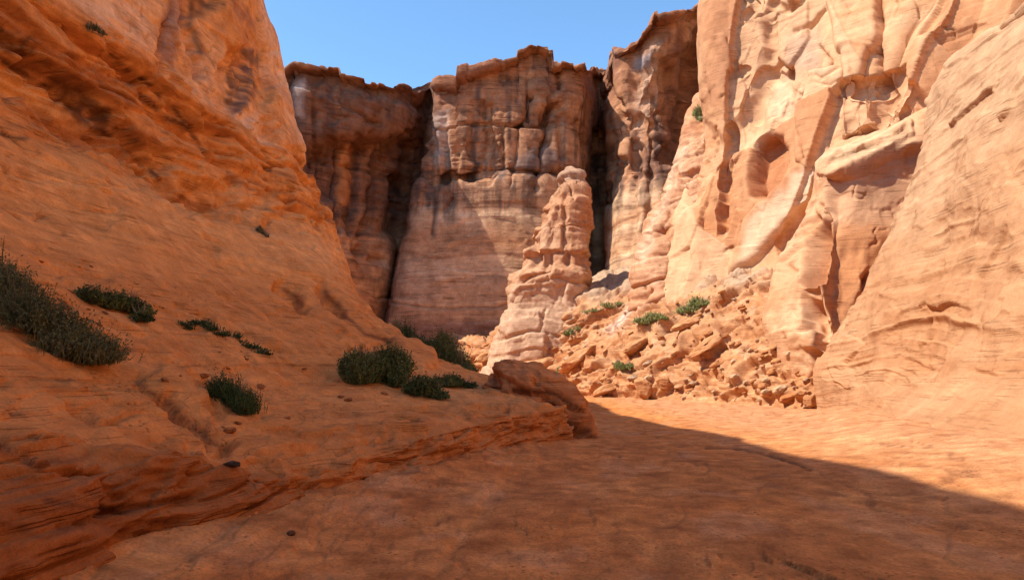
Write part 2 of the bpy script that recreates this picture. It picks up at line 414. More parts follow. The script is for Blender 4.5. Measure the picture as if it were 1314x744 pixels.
# broad relief first
L.d += .55*fbm(p, .13, 4, 5)*(.35+.65*slick+.6*upper)*sstep(2.2, 4, LV)*(1-.8*sstep(8.2, 8.8, LV))
rim_ = 1-.85*sstep(8.2, 8.8, LV)
L.d += .9*fbm(p, (.10, .10, .035), 3, 8)*upper*rim_
groove(L, [(262,-40),(250,0),(246,40),(258,70),(262,95)], 7, 1.0)
groove(L, [(225,-30),(216,30),(206,70),(214,88)], 5, .6)
inset(L, [(292,84),(312,62),(334,62),(330,100),(318,140),(300,150),(284,130),(288,104)], 7, .8)
groove(L, [(300,82),(328,78)], 4, .5)
inset(L, [(238,-30),(292,-30),(290,10),(262,16),(246,14)], 6, .6)
groove(L, [(352,85),(330,150),(335,215),(330,260)], 22, .35)
push(L)
# terrace and bank detail
p = L.P
bz = p[..., 2]+.05*p[..., 0]+fbm(p, .12, 3, 21)*.7
st = strata(bz, 1.15, 3, .12, 1.0)*.75+strata(bz, .42, 4, .2)*.3
brk = sstep(-.35, .35, fbm(p, .22, 3, 22))
L.d += band*(st*1.35*(.3+.7*brk)-.3+.8*facets(p, (.28, .28, 1.1), 303, 1., .1)+.18*facets(p, (.8, .8, 2.6), 304))
L.d += slick*(strata(bz, .9, 6, .10, .9)*.10*brk)+upper*(strata(bz, 2.6, 8, .12)*.25)
L.d += upper*rim_*.35*facets(p, (.22, .22, .12), 305)+slick*.10*facets(p, (.3, .3, .5), 306)+soil*.10*facets(p, (1.1, 1.1, 1.6), 307)
L.d += soil*(.13*fbm(p, .7, 4, 31)+.035*fbm(p, 3.2, 3, 32))
lb = p[..., 2]-.03*p[..., 1]+fbm(p, (.25, .25, .12), 3, 23)*.22+.02*fbm(p, 2.0, 2, 24)
near = 1-sstep(8, 13, p[..., 1])
brl = sstep(-.3, .35, fbm(p, (.5, .5, .8), 3, 25))
lst = strata(lb, .30, 12, .10, 1.3)*.46*(.25+.75*brl)+strata(lb, .11, 13, .18, .9)*.13*brl
steep = sstep(.12, .5, 1-np.abs(L.N[..., 2]))
L.d += ledge*(lst*steep*(.35+.65*near)+(1-.5*steep)*.20*facets(p, (.7, .7, 2.2), 301)+steep*.16*facets(p, (1.0, 1.0, 3.4), 308)+.08*facets(p, (2.2, 2.2, 6), 302)+.07*fbm(p, .9, 4, 33))
L.d += (1-upper)*(1-soil)*(1-ledge)*.05*fbm(p, 1.2, 4, 34)
ter = sstep(1.8, 2.2, LV)*(1-sstep(2.9, 3.4, LV))
L.d += ter*(.10*strata(p[..., 2]-.06*p[..., 1]+fbm(p, .25, 4, 27)*.45, .22, 15, .12, .6)+.05*fbm(p, 1.5, 3, 28))
# carved features of the slope
for pts, w, a in [
    ([(0,46),(60,86),(95,120),(130,146),(182,188),(215,215)], 7, 1.0),
    ([(0,76),(60,113),(130,166),(205,230),(250,258)], 5, .7),
    ([(142,70),(190,110),(226,142),(262,196)], 5, .8),
    ([(140,60),(200,105),(262,165),(300,205)], 4, .35),
    ([(185,120),(230,170),(275,205),(300,236)], 5, .5),
    ([(0,172),(40,178),(80,192),(110,198)], 3, .14),
    ([(0,225),(60,232),(140,240),(180,243)], 2.2, .10),
    ([(78,250),(112,270),(152,272)], 2.5, .12),
    ([(262,305),(305,322),(320,345),(345,360)], 2, .10),
    ([(230,390),(300,420),(350,445),(380,460)], 5, .16),
    ([(330,270),(338,285),(345,300)], 5, .16),
    ([(362,368),(376,378),(390,394)], 7, .9), ([(414,372),(424,382),(438,400)], 6, .9),
    ([(440,405),(470,428),(500,440)], 3, .12),
    ([(178,492),(215,520),(252,555),(290,580)], 5, .30), ([(205,512),(240,540),(300,574)], 3, .2),
    ([(0,572),(45,600),(110,585)], 6, .25), ([(0,608),(70,618),(140,600)], 5, .22),
    ([(0,668),(60,690),(150,652)], 6, .22), ([(60,640),(150,655),(240,640)], 4, .16),
    ([(240,575),(330,590),(440,580),(500,556)], 4, .14),
    ([(400,520),(460,528),(530,530),(560,534)], 3, .10), ([(470,514),(560,520),(640,532)], 2.5, .08),
    ([(90,520),(130,545),(180,530)], 5, .18)]:
    groove(L, pts, w, a)
L.d += .28*patch(L, [(300,165),(316,170),(330,215),(330,262),(300,262),(296,215)], 6)-.35*patch(L, [(232,236),(300,236),(300,262),(262,280)], 8)
# rounded nose at the slope's foot
L.d += .6*patch(L, [(505,438),(530,440),(556,450),(560,472),(540,478),(512,470)], 6)
L.d += .25*patch(L, [(180,490),(235,470),(250,505),(272,550),(225,520)], 14)
ck = cracks(p, (.35, .35, 1.0), 55, .05)*(slick+.6*upper+.5*band)
L.d -= .14*ck
L.d += (slick+upper)*.05*fbm(p, (.9, .9, 2.6), 3, 57)
flatten(L, .22, .3)
push(L)
base_colour(L, (.69, .285, .080), (.73, .345, .12), (.55, .19, .05), 1.0, .3)
p = L.P
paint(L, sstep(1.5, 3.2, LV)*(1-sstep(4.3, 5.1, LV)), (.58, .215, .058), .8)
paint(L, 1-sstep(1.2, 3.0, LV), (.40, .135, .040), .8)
paint(L, (1-sstep(1.5, 2.3, LV))*(1-sstep(8.0, 11, L.P[..., 1])), (.27, .085, .026), .75)  # near bank painted darker: shade of the overhanging ledges put into the colour
paint(L, band*sstep(.0, .5, fbm(p, (.15, .15, 1.2), 3, 51)), (.33, .115, .045), .6)
paint(L, upper*sstep(-.5, .2, fbm(p, .12, 3, 52)), (.84, .52, .30), .9)
paint(L, ck, (.25, .085, .03), .7)
paint(L, patch(L, [(206,30),(226,-20),(236,0),(230,60),(222,85),(208,78)], 6), MAUVE, .75)
paint(L, patch(L, [(238,-30),(292,-30),(290,10),(262,18),(246,14)], 4)*sstep(-.5, .3, fbm(p, (.6, .6, 1.2), 3, 59)), VARNISH, .75)
paint(L, line(L, [(246,0),(246,40),(260,72)], 5), VARNISH, .8)
paint(L, patch(L, [(288,95),(312,62),(334,62),(332,100),(318,140),(300,150),(286,130)], 4)*sstep(-.5, .3, fbm(p, (.5, .5, 2.2), 3, 58)), (.15, .095, .078), .8)
paint(L, line(L, [(300,5),(310,20),(320,28)], 6), MAUVE, .6)
for pts, w in [([(0,46),(60,86),(95,120),(130,146)], 11), ([(125,145),(160,175),(182,186)], 4), ([(0,76),(60,113),(76,126)], 4), ([(74,130),(130,166)], 7), ([(130,166),(205,230)], 2.5),
               ([(142,70),(190,110),(226,142),(262,196)], 2.5), ([(155,92),(186,130),(215,150)], 3), ([(215,150),(240,166)], 4), ([(0,172),(36,180)], 3)]:
    paint(L, np.clip(1.5*line(L, pts, w), 0, 1)*sstep(-.8, .1, wob(L, 1, .06, 30)), (.13, .048, .020), .9)
for pts, w in [([(366,372),(376,380),(388,392)], 3.5), ([(418,376),(426,386),(436,398)], 3.5), ([(176,490),(215,518),(252,552),(290,578)], 4), ([(0,572),(45,598),(110,585)], 5), ([(0,668),(60,690),(150,652)], 5), ([(440,405),(470,428),(500,440)], 2.5), ([(60,640),(150,655),(240,640)], 4)]:
    paint(L, np.clip(1.3*line(L, pts, w), 0, 1), (.16, .055, .022), .75)
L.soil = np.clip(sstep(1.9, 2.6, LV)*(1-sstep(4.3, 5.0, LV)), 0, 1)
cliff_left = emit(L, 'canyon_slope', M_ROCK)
tag(cliff_left, 'tall shaded orange slickrock slope and cliff with shrubs on its foot', 'cliff', kind='structure')
# ================================================================== sunlit buttress beside the wash
def from_rows(T, back=None):
    return [[(x, Y, z) for x, z in r] for Y, r in T]
R1T = [(-90,[(9,-.4),(10.4,.5),(12.2,2),(14,4.6),(16,9),(18.5,14),(20.5,17),(24,17.0),(60,16)]),
 (-25,[(9,-.4),(10.4,.5),(12.2,2),(14,4.6),(16,9),(18.5,14),(20.5,17),(24,17.0),(60,16)]),
 (0,[(9,-.4),(10.4,.5),(12.2,2),(14,4.6),(16,9),(18.5,14),(20.5,17),(24,17.0),(60,16)]),
 (8,[(8.8,-.4),(10.5,.5),(12.2,2),(14,4.6),(16,9),(18.5,14),(20.5,17),(24,17.0),(60,16)]),
 (13,[(8.6,-.3),(10.8,.5),(12.6,2),(14.3,4.6),(16.3,9),(18.7,14),(20.7,17.1),(24,17.2),(60,16)]),
 (18,[(9.2,-.3),(11.5,.5),(13.3,2),(14.8,4.6),(16.8,9),(19,14),(21,17.2),(24.2,17.2),(60,16)]),
 (23,[(10.6,-.3),(12.7,.4),(14.2,1.9),(15.4,4.5),(17.3,9),(19.4,14),(21.4,17.3),(24.6,17.2),(60,16)]),
 (28,[(12.8,-.3),(14.2,.3),(15.1,1.8),(16.0,4.5),(17.8,9),(20,14),(22,17.4),(25,17.2),(60,16)]),
 (32,[(14.6,-.3),(15.4,.3),(15.6,1.8),(16.5,4.5),(18.5,9),(20.4,14),(22.3,17.5),(25.3,17.2),(60,16)]),
 (34.6,[(15.6,-.3),(15.7,.3),(15.75,2),(16.9,4.5),(19.0,8.8),(20.9,14),(22.6,17.6),(25.6,17.2),(60,16)]),
 (35.6,[(16.4,-.3),(16.4,.3),(16.4,2),(17.6,4.5),(19.9,8.8),(21.6,14),(23.4,17.6),(26,17.2),(60,16)]),
 (36.4,[(24,-.3),(24,.3),(24,2),(24,4.5),(25,8.8),(26,14),(28,17.6),(30,19),(60,21)]),
 (37,[(60,-.3),(60,.3),(60,2),(60,4.5),(60,8.8),(60,14),(60,17.6),(60,19),(62,21)])]
R1 = surface(from_rows(R1T), 2.0, hi=84)
p = R1.P; v = R1.V
body = sstep(1.2, 2.4, v)
R1.d += .5*fbm(p, .11, 4, 61)*body
push(R1); p = R1.P
bz = p[..., 2]-.02*p[..., 1]+.06*p[..., 0]+fbm(p, .08, 3, 62)*1.2
brk = sstep(-.3, .4, fbm(p, .15, 3, 63))
R1.d += body*(strata(bz, 2.1, 31, .08, .8)*.32*brk+strata(bz, .7, 32, .12, .8)*.10*brk+.10*fbm(p, .5, 4, 64))
R1.d += (1-body)*(.05*fbm(p, .8, 4, 65)+.05*strata(bz+fbm(p,.3,2,9)*.2, .18, 36, .15))
mid = sstep(1.8, 2.2, v)*(1-sstep(3.0, 3.6, v))
R1.d += mid*strata(bz, .38, 33, .15, .8)*.16*sstep(-.2, .3, fbm(p, .25, 3, 66))
for pts, w, a in [
    ([(1080,415),(1140,398),(1190,408),(1240,390),(1314,372)], 4, .3), ([(1185,412),(1230,402),(1290,385)], 3, .25),
    ([(1150,395),(1220,370),(1314,340)], 2.5, .14),
    ([(1200,300),(1260,280),(1314,262)], 2, .10),
    
    ([(1225,145),(1262,128),(1300,100)], 1.6, .14), ([(1208,147),(1222,142)], 2.5, .15),
    ([(1100,410),(1130,370),(1150,330)], 8, .15), ([(1290,140),(1278,190),(1262,206),(1314,188)], 4, .5),
    ([(1195,235),(1188,258)], 4, .3), ([(1200,140),(1180,120)], 6, .3),
    ([(1140,470),(1150,520),(1190,560)], 5, .08), ([(1100,500),(1105,545)], 4, .06),
    ([(1240,505),(1314,503)], 2.5, .1), ([(1205,480),(1314,455)], 2.5, .1),
    ([(1160,540),(1215,582),(1230,588)], 3, .08), ([(1215,580),(1228,586)], 4, .12)]:
    groove(R1, pts, w, a)
R1.d += .9*patch(R1, [(1290,150),(1330,90),(1400,90),(1400,310),(1310,300),(1290,240)], 7)
R1.d -= .7*patch(R1, [(1272,160),(1296,148),(1290,205),(1258,208)], 4)
R1.d -= .2*patch(R1, [(1196,112),(1226,112),(1222,140),(1204,142)], 8)
ck = cracks(p, (.3, .3, .8), 69, .04)*body
R1.d -= .06*ck
R1.d += body*(.16*facets(p, (.22, .22, .3), 311)+.05*facets(p, (.9, .9, 1.6), 312))
push(R1)
base_colour(R1, (.42, .195, .086), (.49, .262, .132), (.37, .15, .057), .8, .25)
paint(R1, sstep(3.0, 4.6, R1.V)*sstep(-.6, .3, fbm(R1.P, .12, 3, 67)), (.55, .34, .19), .6)
paint(R1, patch(R1, [(1052,460),(1200,420),(1210,470),(1050,500)], 14), (.58, .36, .21), .7)
paint(R1, patch(R1, [(1205,220),(1290,200),(1314,215),(1314,300),(1250,300),(1190,290)], 16), (.54, .27, .135), .7)
paint(R1, line(R1, [(1200,140),(1260,78),(1310,40)], 4), (.25, .16, .10), .6)
paint(R1, ck, (.34, .15, .06), .6)
obj = emit(R1, 'canyon_buttress', M_SMOOTH)
tag(obj, 'pale smooth sunlit sandstone buttress rising straight from the wash floor', 'cliff', kind='structure')

# ================================================================== overhanging block between buttress and talus
def px_cols(T):
    """columns of (px, py, distance) triples"""
    return [[P(*q) for q in c] for c in T]
R2T = [
 [(1000,535,60),(1000,480,60),(1010,430,60),(1020,380,60),(1040,330,60),(1060,290,60),(1075,250,60),(1080,210,60),(1100,185,60),(1120,175,62),(1150,160,70)],
 [(998,535,47),(985,470,47),(982,420,47),(990,370,47.5),(1005,330,48),(1022,290,48.5),(1040,255,49),(1046,222,49.5),(1056,196,50),(1075,184,52),(1110,180,60)],
 [(1012,535,43.4),(1000,470,43.5),(1000,420,43.8),(1012,370,44.2),(1026,325,44.8),(1040,285,45.4),(1050,250,46),(1052,226,46.2),(1062,198,47.2),(1085,182,49),(1110,176,60)],
 [(1035,537,41),(1028,475,41),(1030,420,41.4),(1040,370,42),(1050,325,42.6),(1062,285,43.4),(1072,250,44),(1072,222,44.2),(1085,192,45.5),(1105,176,48),(1125,172,60)],
 [(1062,540,39.5),(1062,480,39.5),(1062,425,40),(1070,375,40.8),(1080,330,41.5),(1092,290,42.4),(1100,250,43),(1100,215,43.2),(1112,185,44.8),(1130,166,47),(1150,160,60)],
 [(1100,540,38.6),(1105,480,38.6),(1110,425,39.2),(1115,375,40),(1122,330,40.8),(1130,290,41.8),(1138,250,42.6),(1140,205,42.8),(1150,172,44),(1165,152,46.5),(1185,145,60)],
 [(1170,540,38.4),(1175,480,38.6),(1180,425,39),(1185,375,39.8),(1190,330,40.6),(1195,290,41.6),(1200,250,42.4),(1200,190,42.8),(1205,152,44),(1220,132,46),(1240,125,60)],
 [(1300,540,40),(1300,480,40),(1300,425,40),(1300,375,40.5),(1300,330,41),(1300,290,42),(1300,250,43),(1300,190,43.5),(1300,150,44.5),(1300,130,47),(1300,120,60)]]
R2 = surface(px_cols(R2T), 1.6)
p = R2.P
R2.d += .45*fbm(p, .15, 3, 71)
# recess under the slab, inner pillar edge, small hollow
inset(R2, [(1061,229),(1100,212),(1150,192),(1185,186),(1170,420),(1085,448),(1064,392),(1060,300)], 3.5, .8, 2)
inset(R2, [(1061,300),(1110,300),(1165,300),(1165,425),(1086,446),(1066,398)], 14, .8, 2)
inset(R2, [(1040,290),(1057,272),(1058,360),(1034,366),(1032,330)], 3, 1.9, 2)
R2.d += .3*patch(R2, [(1048,210),(1064,195),(1110,178),(1170,158),(1172,175),(1115,204),(1066,227),(1050,226)], 2.5, 1.5)
groove(R2, [(1070,206),(1120,186),(1165,166)], 2, .25)
groove(R2, [(1130,330),(1118,370),(1090,440),(1075,460)], 9, 1.2)
groove(R2, [(1040,372),(1050,400),(1058,440)], 7, .9); groove(R2, [(1048,455),(1044,490),(1050,530)], 5, 1.6)
inset(R2, [(1030,380),(1052,384),(1056,420),(1036,424)], 5, 1.0)
R2.d += .35*patch(R2, [(1012,425),(1040,418),(1054,436),(1048,450),(1018,446)], 5)
groove(R2, [(1052,262),(1045,280),(1030,300)], 3, .4)
for yy in (285, 300, 316): groove(R2, [(1000+(330-yy)*.3,yy+22),(1020,yy+8),(1044,yy-6)], 3, .3)
push(R2); p = R2.P
bz = p[..., 2]+.25*p[..., 0]+fbm(p, .2, 3, 72)*.5
low2 = 1-sstep(4, 7, p[..., 2])
calm = 1-.85*patch(R2, [(1062,230),(1160,190),(1160,420),(1080,430)], 6)
R2.d += calm*(.35*facets(p, .3, 313, 1., .15)+.06*facets(p, 1.1, 314))
R2.d += low2*.18*fbm(p, 1.0, 4, 76)-.14*cracks(p, .5, 75, .06)
R2.d += strata(bz, .9, 41, .12)*.22*sstep(-.1, .4, fbm(p, .3, 3, 73))+.05*fbm(p, .8, 4, 74)
flatten(R2, .05)
push(R2)
base_colour(R2, (.55, .26, .12), (.64, .38, .21), (.47, .19, .08), .8, .25)
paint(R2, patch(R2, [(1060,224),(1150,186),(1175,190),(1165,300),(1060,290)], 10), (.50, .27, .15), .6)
paint(R2, patch(R2, [(1048,290),(1160,290),(1160,400),(1070,420)], 14), (.47, .19, .075), .7)  # shade and warm bounce light of the recess painted in
paint(R2, line(R2, [(1070,206),(1120,188),(1165,168)], 3), (.27, .17, .09), .6)
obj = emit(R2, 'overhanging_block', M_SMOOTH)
tag(obj, 'blocky orange outcrop with shaded recess under a tilted overhanging slab', 'rock outcrop', kind='structure')

# ================================================================== high cliff above the talus
def R3col(pts, Ys):
    return [P(px, py, Y) for (px, py), Y in zip(pts, Ys)]
ROWY = [560, 440, 360, 290, 225, 160, 95, 30, -50, -150, -270]
def r3(pxs, Y0, lean=7, far=0):
    n = len(ROWY); c = []
    for i in range(n):
        c.append(P(pxs[i], ROWY[i], Y0+lean*(i/(n-1))+far))
    x, y, z = c[-1]; c.append((x+7, y+7, z+22)); c.append((x+60, y+40, z+26)); return c
R3C = [
 r3([1000]*11, 95, 0), r3([930,930,930,930,930,945,950,945,945,950,960], 78, 3),
 r3([846,846,846,866,896,905,904,902,904,908,915], 66, 5), r3([870,870,872,890,915,925,920,916,918,922,930], 60.5, 6),
 r3([905,905,905,915,935,945,945,942,945,950,955], 59, 6.5), r3([945,945,945,948,955,970,975,975,978,985,990], 57, 7),
 r3([985,985,985,985,990,1000,1008,1012,1015,1020,1030], 54.5, 7), r3([1030,1030,1030,1030,1035,1045,1055,1060,1062,1066,1075], 52, 7),
 r3([1085,1085,1085,1085,1090,1095,1100,1105,1108,1115,1125], 50, 7), r3([1130,1130,1130,1130,1130,1130,1128,1128,1132,1140,1150], 49, 7),
 r3([1160,1160,1160,1160,1158,1155,1155,1160,1170,1185,1200], 47.5, 7), r3([1230,1230,1230,1230,1230,1230,1235,1240,1250,1270,1290], 44, 7),
 r3([1330,1330,1330,1330,1330,1330,1335,1345,1360,1380,1400], 40, 7), r3([1500]*11, 34, 7)]
R3C.append([(26+i*.75, 10, H+(HY-y)/F*30) for i, y in enumerate(ROWY)]+[(41, 10, 50), (95, 10, 54)])
R3C.append([(27+i*.75, -25, H+(HY-y)/F*30) for i, y in enumerate(ROWY)]+[(42, -25, 50), (95, -25, 54)])
R3C.append([(28+i*.75, -90, H+(HY-y)/F*30) for i, y in enumerate(ROWY)]+[(42, -90, 50), (95, -90, 54)])
R3 = surface(R3C, 1.3)
p = R3.P
R3.d += 1.0*fbm(p, (.07, .07, .05), 2, 81)
push(R3)
B = lambda pts, soft, a: R3.__setattr__('d', R3.d+a*patch(R3, pts, soft*.5, 2.5))
B([(905,-60),(960,-60),(985,60),(960,140),(930,180),(905,150)], 16, .8)
B([(1046,95),(1085,92),(1092,180),(1098,230),(1060,240),(1030,210),(1028,150)], 5, 1.3)       # block
B([(1085,62),(1126,62),(1132,118),(1090,122)], 5, .9)
B([(1064,0),(1126,-40),(1130,60),(1080,66)], 8, .9)
inset(R3, [(1112,68),(1132,62),(1132,118),(1096,120)], 4, 1.0)
B([(1086,122),(1134,120),(1138,160),(1096,178)], 6, .8)
inset(R3, [(984,110),(986,86),(998,78),(1012,84),(1018,104),(1014,150),(990,150)], 5, .5)     # thin arch
groove(R3, [(983,106),(986,88),(999,79),(1011,84),(1016,98)], 2.5, .7)
inset(R3, [(962,250),(964,205),(974,180),(992,170),(1008,176),(1012,200),(1008,232),(990,258)], 5, 2.2)  # deep alcove
groove(R3, [(1130,-60),(1128,60),(1134,150)], 5, 1.3)
for pts, w, a in [([(950,-30),(975,10),(960,18)], 5, .8), ([(985,0),(1010,12),(1040,-10)], 5, .6), ([(968,150),(990,60),(985,0)], 6, .5),
    ([(1048,96),(1060,108),(1084,96)], 4, .6), ([(1050,112),(1072,116),(1084,110)], 3, .5), ([(935,60),(940,95),(960,90)], 5, .6),
    ([(1020,40),(1045,30),(1060,14)], 4, .5), ([(1026,130),(1030,170),(1040,210)], 4, .7), ([(1098,180),(1094,230)], 4, .6),
    ([(938,165),(932,220),(926,300)], 6, 1.2), ([(1054,60),(1070,80),(1066,94)], 4, .5), ([(1090,182),(1130,162),(1160,140)], 4, .7)]:
    groove(R3, pts, w*.6, a)
fq = (R3.px-1128+.52*(R3.py-60))/34+.5*perlin(R3.px*.012, R3.py*.012, R3.px*0, 35)        # leaning pleats, flat between their edges
tri = np.abs(((fq*.5) % 1)*2-1)*(.6+.5*hash1(np.floor(fq*.5), 36))
R3.d += 1.15*(tri-.5)*sstep(1126, 1150, R3.px+.35*(R3.py-100))*R3.front*(R3.px < 1500)
B([(945,330),(960,285),(1000,245),(1030,215),(1050,225),(1045,255),(1010,290),(975,330),(940,352)], 9, 1.2)  # pale ramp
flatten(R3, .6, .35)
push(R3); p = R3.P
bz = p[..., 2]+.22*p[..., 0]+fbm(p, .12, 3, 83)*1.2
brk = sstep(-.25, .4, fbm(p, .14, 3, 84))
ua = p[..., 0]*.55-p[..., 1]*.8+.9*fbm(p, .15, 3, 87)
bk = sstep(-.2, .35, fbm(p, .09, 3, 88))*(1-sstep(17, 21, p[..., 0]))
R3.d += .55*bk*(blocks(ua+.3*p[..., 2], bz, 5.5, 4.6, 53, .08, .35)*.8+blocks(ua, bz, 2.4, 1.9, 54, .08, .3)*.25)
R3.d += strata(bz, 2.4, 51, .06, .7)*.10*brk+strata(bz, .8, 52, .14)*.04*brk+.06*fbm(p, .5, 4, 85)
ck = cracks(p, (.12, .12, .16), 89, .025)
R3.d -= .3*ck
R3.d += (1-.6*patch(R3, [(945,330),(960,285),(1000,245),(1030,215),(1050,225),(1045,255),(1010,290),(975,330),(940,352)], 8))*(1.1*facets(p, (.10, .10, .06), 318, 1.1, .05)+.34*facets(p, (.3, .3, .18), 316, 1.1, .05)+.09*facets(p, (.9, .9, .6), 317, 1.0, .1))
flatten(R3, .15)
push(R3)
base_colour(R3, (.55, .25, .11), (.63, .36, .19), (.49, .20, .08), .8, .25)
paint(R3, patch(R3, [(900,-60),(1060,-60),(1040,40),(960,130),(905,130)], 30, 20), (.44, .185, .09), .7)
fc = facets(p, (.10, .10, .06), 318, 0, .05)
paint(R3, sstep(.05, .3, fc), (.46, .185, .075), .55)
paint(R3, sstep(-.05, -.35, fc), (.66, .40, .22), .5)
paint(R3, patch(R3, [(1012,50),(1050,40),(1056,90),(1010,100)], 10), (.45, .27, .18), .6)
paint(R3, patch(R3, [(945,330),(960,285),(1000,245),(1030,215),(1050,225),(1045,255),(1010,290),(975,330),(940,352)], 8), (.68, .45, .275), .9)
paint(R3, patch(R3, [(990,110),(1014,100),(1012,150),(985,155)], 8), (.68, .43, .26), .7)
paint(R3, patch(R3, [(962,250),(966,200),(992,170),(1010,180),(1008,232),(990,258)], 5), (.46, .185, .08), .8)  # shade inside the alcove painted as a darker orange
for x0 in range(1150, 1400, 40): paint(R3, line(R3, [(x0-30,170),(x0+15,90),(x0+65,-10)], 8), (.45, .20, .09), .6)
paint(R3, ck, (.36, .15, .06), .6)
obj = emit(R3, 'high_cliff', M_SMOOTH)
tag(obj, 'high sunlit cliff with alcoves and leaning flutes above the rubble slope', 'cliff', kind='structure')

# stepped shoulder in front of it
R4T = []
for pxs, Y in [([880,880,890,900,910,915,920,925],80), ([816,822,836,850,866,880,890,898],69), ([832,838,850,864,880,892,900,908],65.5), ([862,866,874,886,896,905,912,918],64),
               ([900,902,906,910,914,918,922,926],63), ([935,935,936,936,936,936,936,936],61), ([985]*8,60)]:
    ys = [430,350,310,270,225,185,150,132]
    c = [P(x, y, Y+i*.7) for i, (x, y) in enumerate(zip(pxs, ys))]; x, y, z = c[-1]
    R4T.append(c+[(x+1.5, y+3, z+.3), (x+6, y+14, z-1)])
R4 = surface(R4T, 1.6); p = R4.P
R4.d += .6*fbm(p, .2, 3, 95); push(R4); p = R4.P
bz = p[..., 2]-.28*p[..., 0]+fbm(p, .15, 3, 96)*.8
ua = p[..., 0]*.8-p[..., 1]*.5+.5*fbm(p, .3, 3, 98)
R4.d += .7*facets(p, (.3, .3, .35), 318)+.25*facets(p, (.9, .9, 1.0), 319)+blocks(ua, bz, 3.4, 2.3, 63, .08, .5)*1.0+strata(bz, .75, 62, .16)*.3+.12*fbm(p, .6, 3, 97)
groove(R4, [(868,215),(850,260),(836,320)], 4, .9); groove(R4, [(905,150),(890,220),(872,320)], 4, .6)
flatten(R4, .8, .4)
push(R4)
base_colour(R4, (.50, .22, .10), (.62, .35, .2), (.42, .16, .07), .9, .35)
R4.soil = None
paint(R4, line(R4, [(875,195),(850,255),(826,330)], 7), CREAM, .8)
obj = emit(R4, 'stepped_outcrop', M_ROCK)
tag(obj, 'stepped orange rock shoulder at the head of the rubble slope', 'rock outcrop', kind='structure')
# ================================================================== far wall closing the canyon
FR = [-.12, 0, .12, .25, .38, .5, .62, .74, .86, .95, 1.0]
def bcol(px0, px1, Y0, Y1, top, base=432, mid=None, bulge=0):
    c = []; top = top+5
    for t in FR:
        k = max(t, 0); px = px0+(px1-px0)*k
        if mid is not None: px += mid*math.sin(math.pi*min(k, 1))
        py = base+(top-base)*t
        c.append(P(px, py, Y0+(Y1-Y0)*k-bulge*math.sin(math.pi*k)))
    x, y, z = c[-1]; c.append((x, y+3, z+.4)); c.append((x, y+70, z+3)); return c
BC = [bcol(-60,-60,70,70,140), bcol(250,250,78,80,130), bcol(340,350,86,88,118), bcol(366,374,88,90,98), bcol(384,388,89,90,91), bcol(412,412,91,91.5,95), bcol(440,440,94,93,96),
 bcol(462,468,97,95,102), bcol(478,500,101,98,110), bcol(486,528,106,103,114), bcol(489,546,111,110,112,mid=-2), bcol(492,554,109,110,108),
 bcol(497,558,101,103,107), bcol(510,568,99,101,104), bcol(545,600,98,100.5,99), bcol(590,640,98,100,85), bcol(630,672,98,100,74), bcol(636,682,98,100,69), bcol(668,700,98.5,100,71),
 bcol(715,738,99.5,101,74), bcol(740,750,101,103,76), bcol(744,752,108,108,82), bcol(756,764,120,120,86), bcol(772,778,120,119,82), bcol(778,784,110,109,74), bcol(782,790,102,104,66), bcol(792,800,97,101,62),
 bcol(806,818,94,100,52), bcol(822,834,92.5,98,34), bcol(845,862,92,98,25), bcol(868,884,95,101,22), bcol(890,908,102,106,20), bcol(915,935,112,112,18), bcol(1000,1020,118,118,15), bcol(1300,1300,118,118,0), bcol(1700,1700,110,110,-40)]
BW = surface(BC, 1.7)
v = BW.V; p = BW.P
hh = np.interp(v, np.arange(13), FR+[1.0, 1.0])                 # height fraction
cap = sstep(.82, .92, hh); high = sstep(.46, .58, hh)
BW.d += 1.6*fbm(p, (.06, .06, .04), 3, 101)*(.4+.6*high)+.2*fbm(p, (.16, .16, .05), 2, 102)*high
push(BW)
for pts, w, a in [([(708,130),(700,175),(692,215),(688,240)], 5, 3.0), ([(672,135),(664,190),(655,240)], 3, 1.2), ([(622,130),(626,180),(620,215)], 2.5, .8),
    ([(715,70),(718,100)], 3, 2), ([(680,130),(672,160)], 4, 1.5), ([(850,55),(822,130),(814,200)], 12, -1.0), ([(862,60),(846,92),(840,130),(838,175)], 8, .8),
    ([(785,100),(792,150),(786,210),(782,260)], 5, 1.5), ([(808,180),(818,215),(812,270),(806,320)], 6, .9), ([(832,200),(836,240),(826,300)], 5, 1.0),
    ([(440,190),(436,240),(432,300)], 5, 2.0), ([(470,180),(462,240),(458,300),(470,340)], 8, 2.5), ([(415,180),(413,230)], 4, 1.0), ([(500,190),(490,260),(486,330)], 8, 2.5),
    ([(568,232),(560,270),(556,300)], 2.5, .5), ([(398,188),(392,240)], 4, 1.2),
    ([(560,232),(640,226),(720,222)], 5, 1.4)]:
    groove(BW, pts, w, a)
inset(BW, [(862,78),(905,40),(905,200),(870,210),(846,205),(842,160),(850,110)], 10, 3.0)       # dark side of the dome
inset(BW, [(395,190),(440,180),(515,170),(520,300),(470,330),(430,260),(400,230)], 12, 2.2)      # hollow under the brow
inset(BW, [(800,130),(838,170),(842,205),(800,210)], 8, 1.2)
BW.d += 1.6*patch(BW, [(378,108),(480,118),(545,150),(540,182),(470,178),(385,184)], 8)
push(BW); p = BW.P
bz = p[..., 2]+.05*p[..., 0]+fbm(p, .05, 3, 103)*2.2
brk = sstep(-.4, .3, fbm(p, .07, 3, 104))
ua = p[..., 0]+1.4*fbm(p, (.08, .08, .03), 3, 108)+.3*p[..., 1]
dome = 1-.8*patch(BW, [(800,66),(832,30),(905,14),(908,210),(870,216),(806,230)], 12)
mask = sstep(-.5, .2, fbm(p, .06, 2, 114))
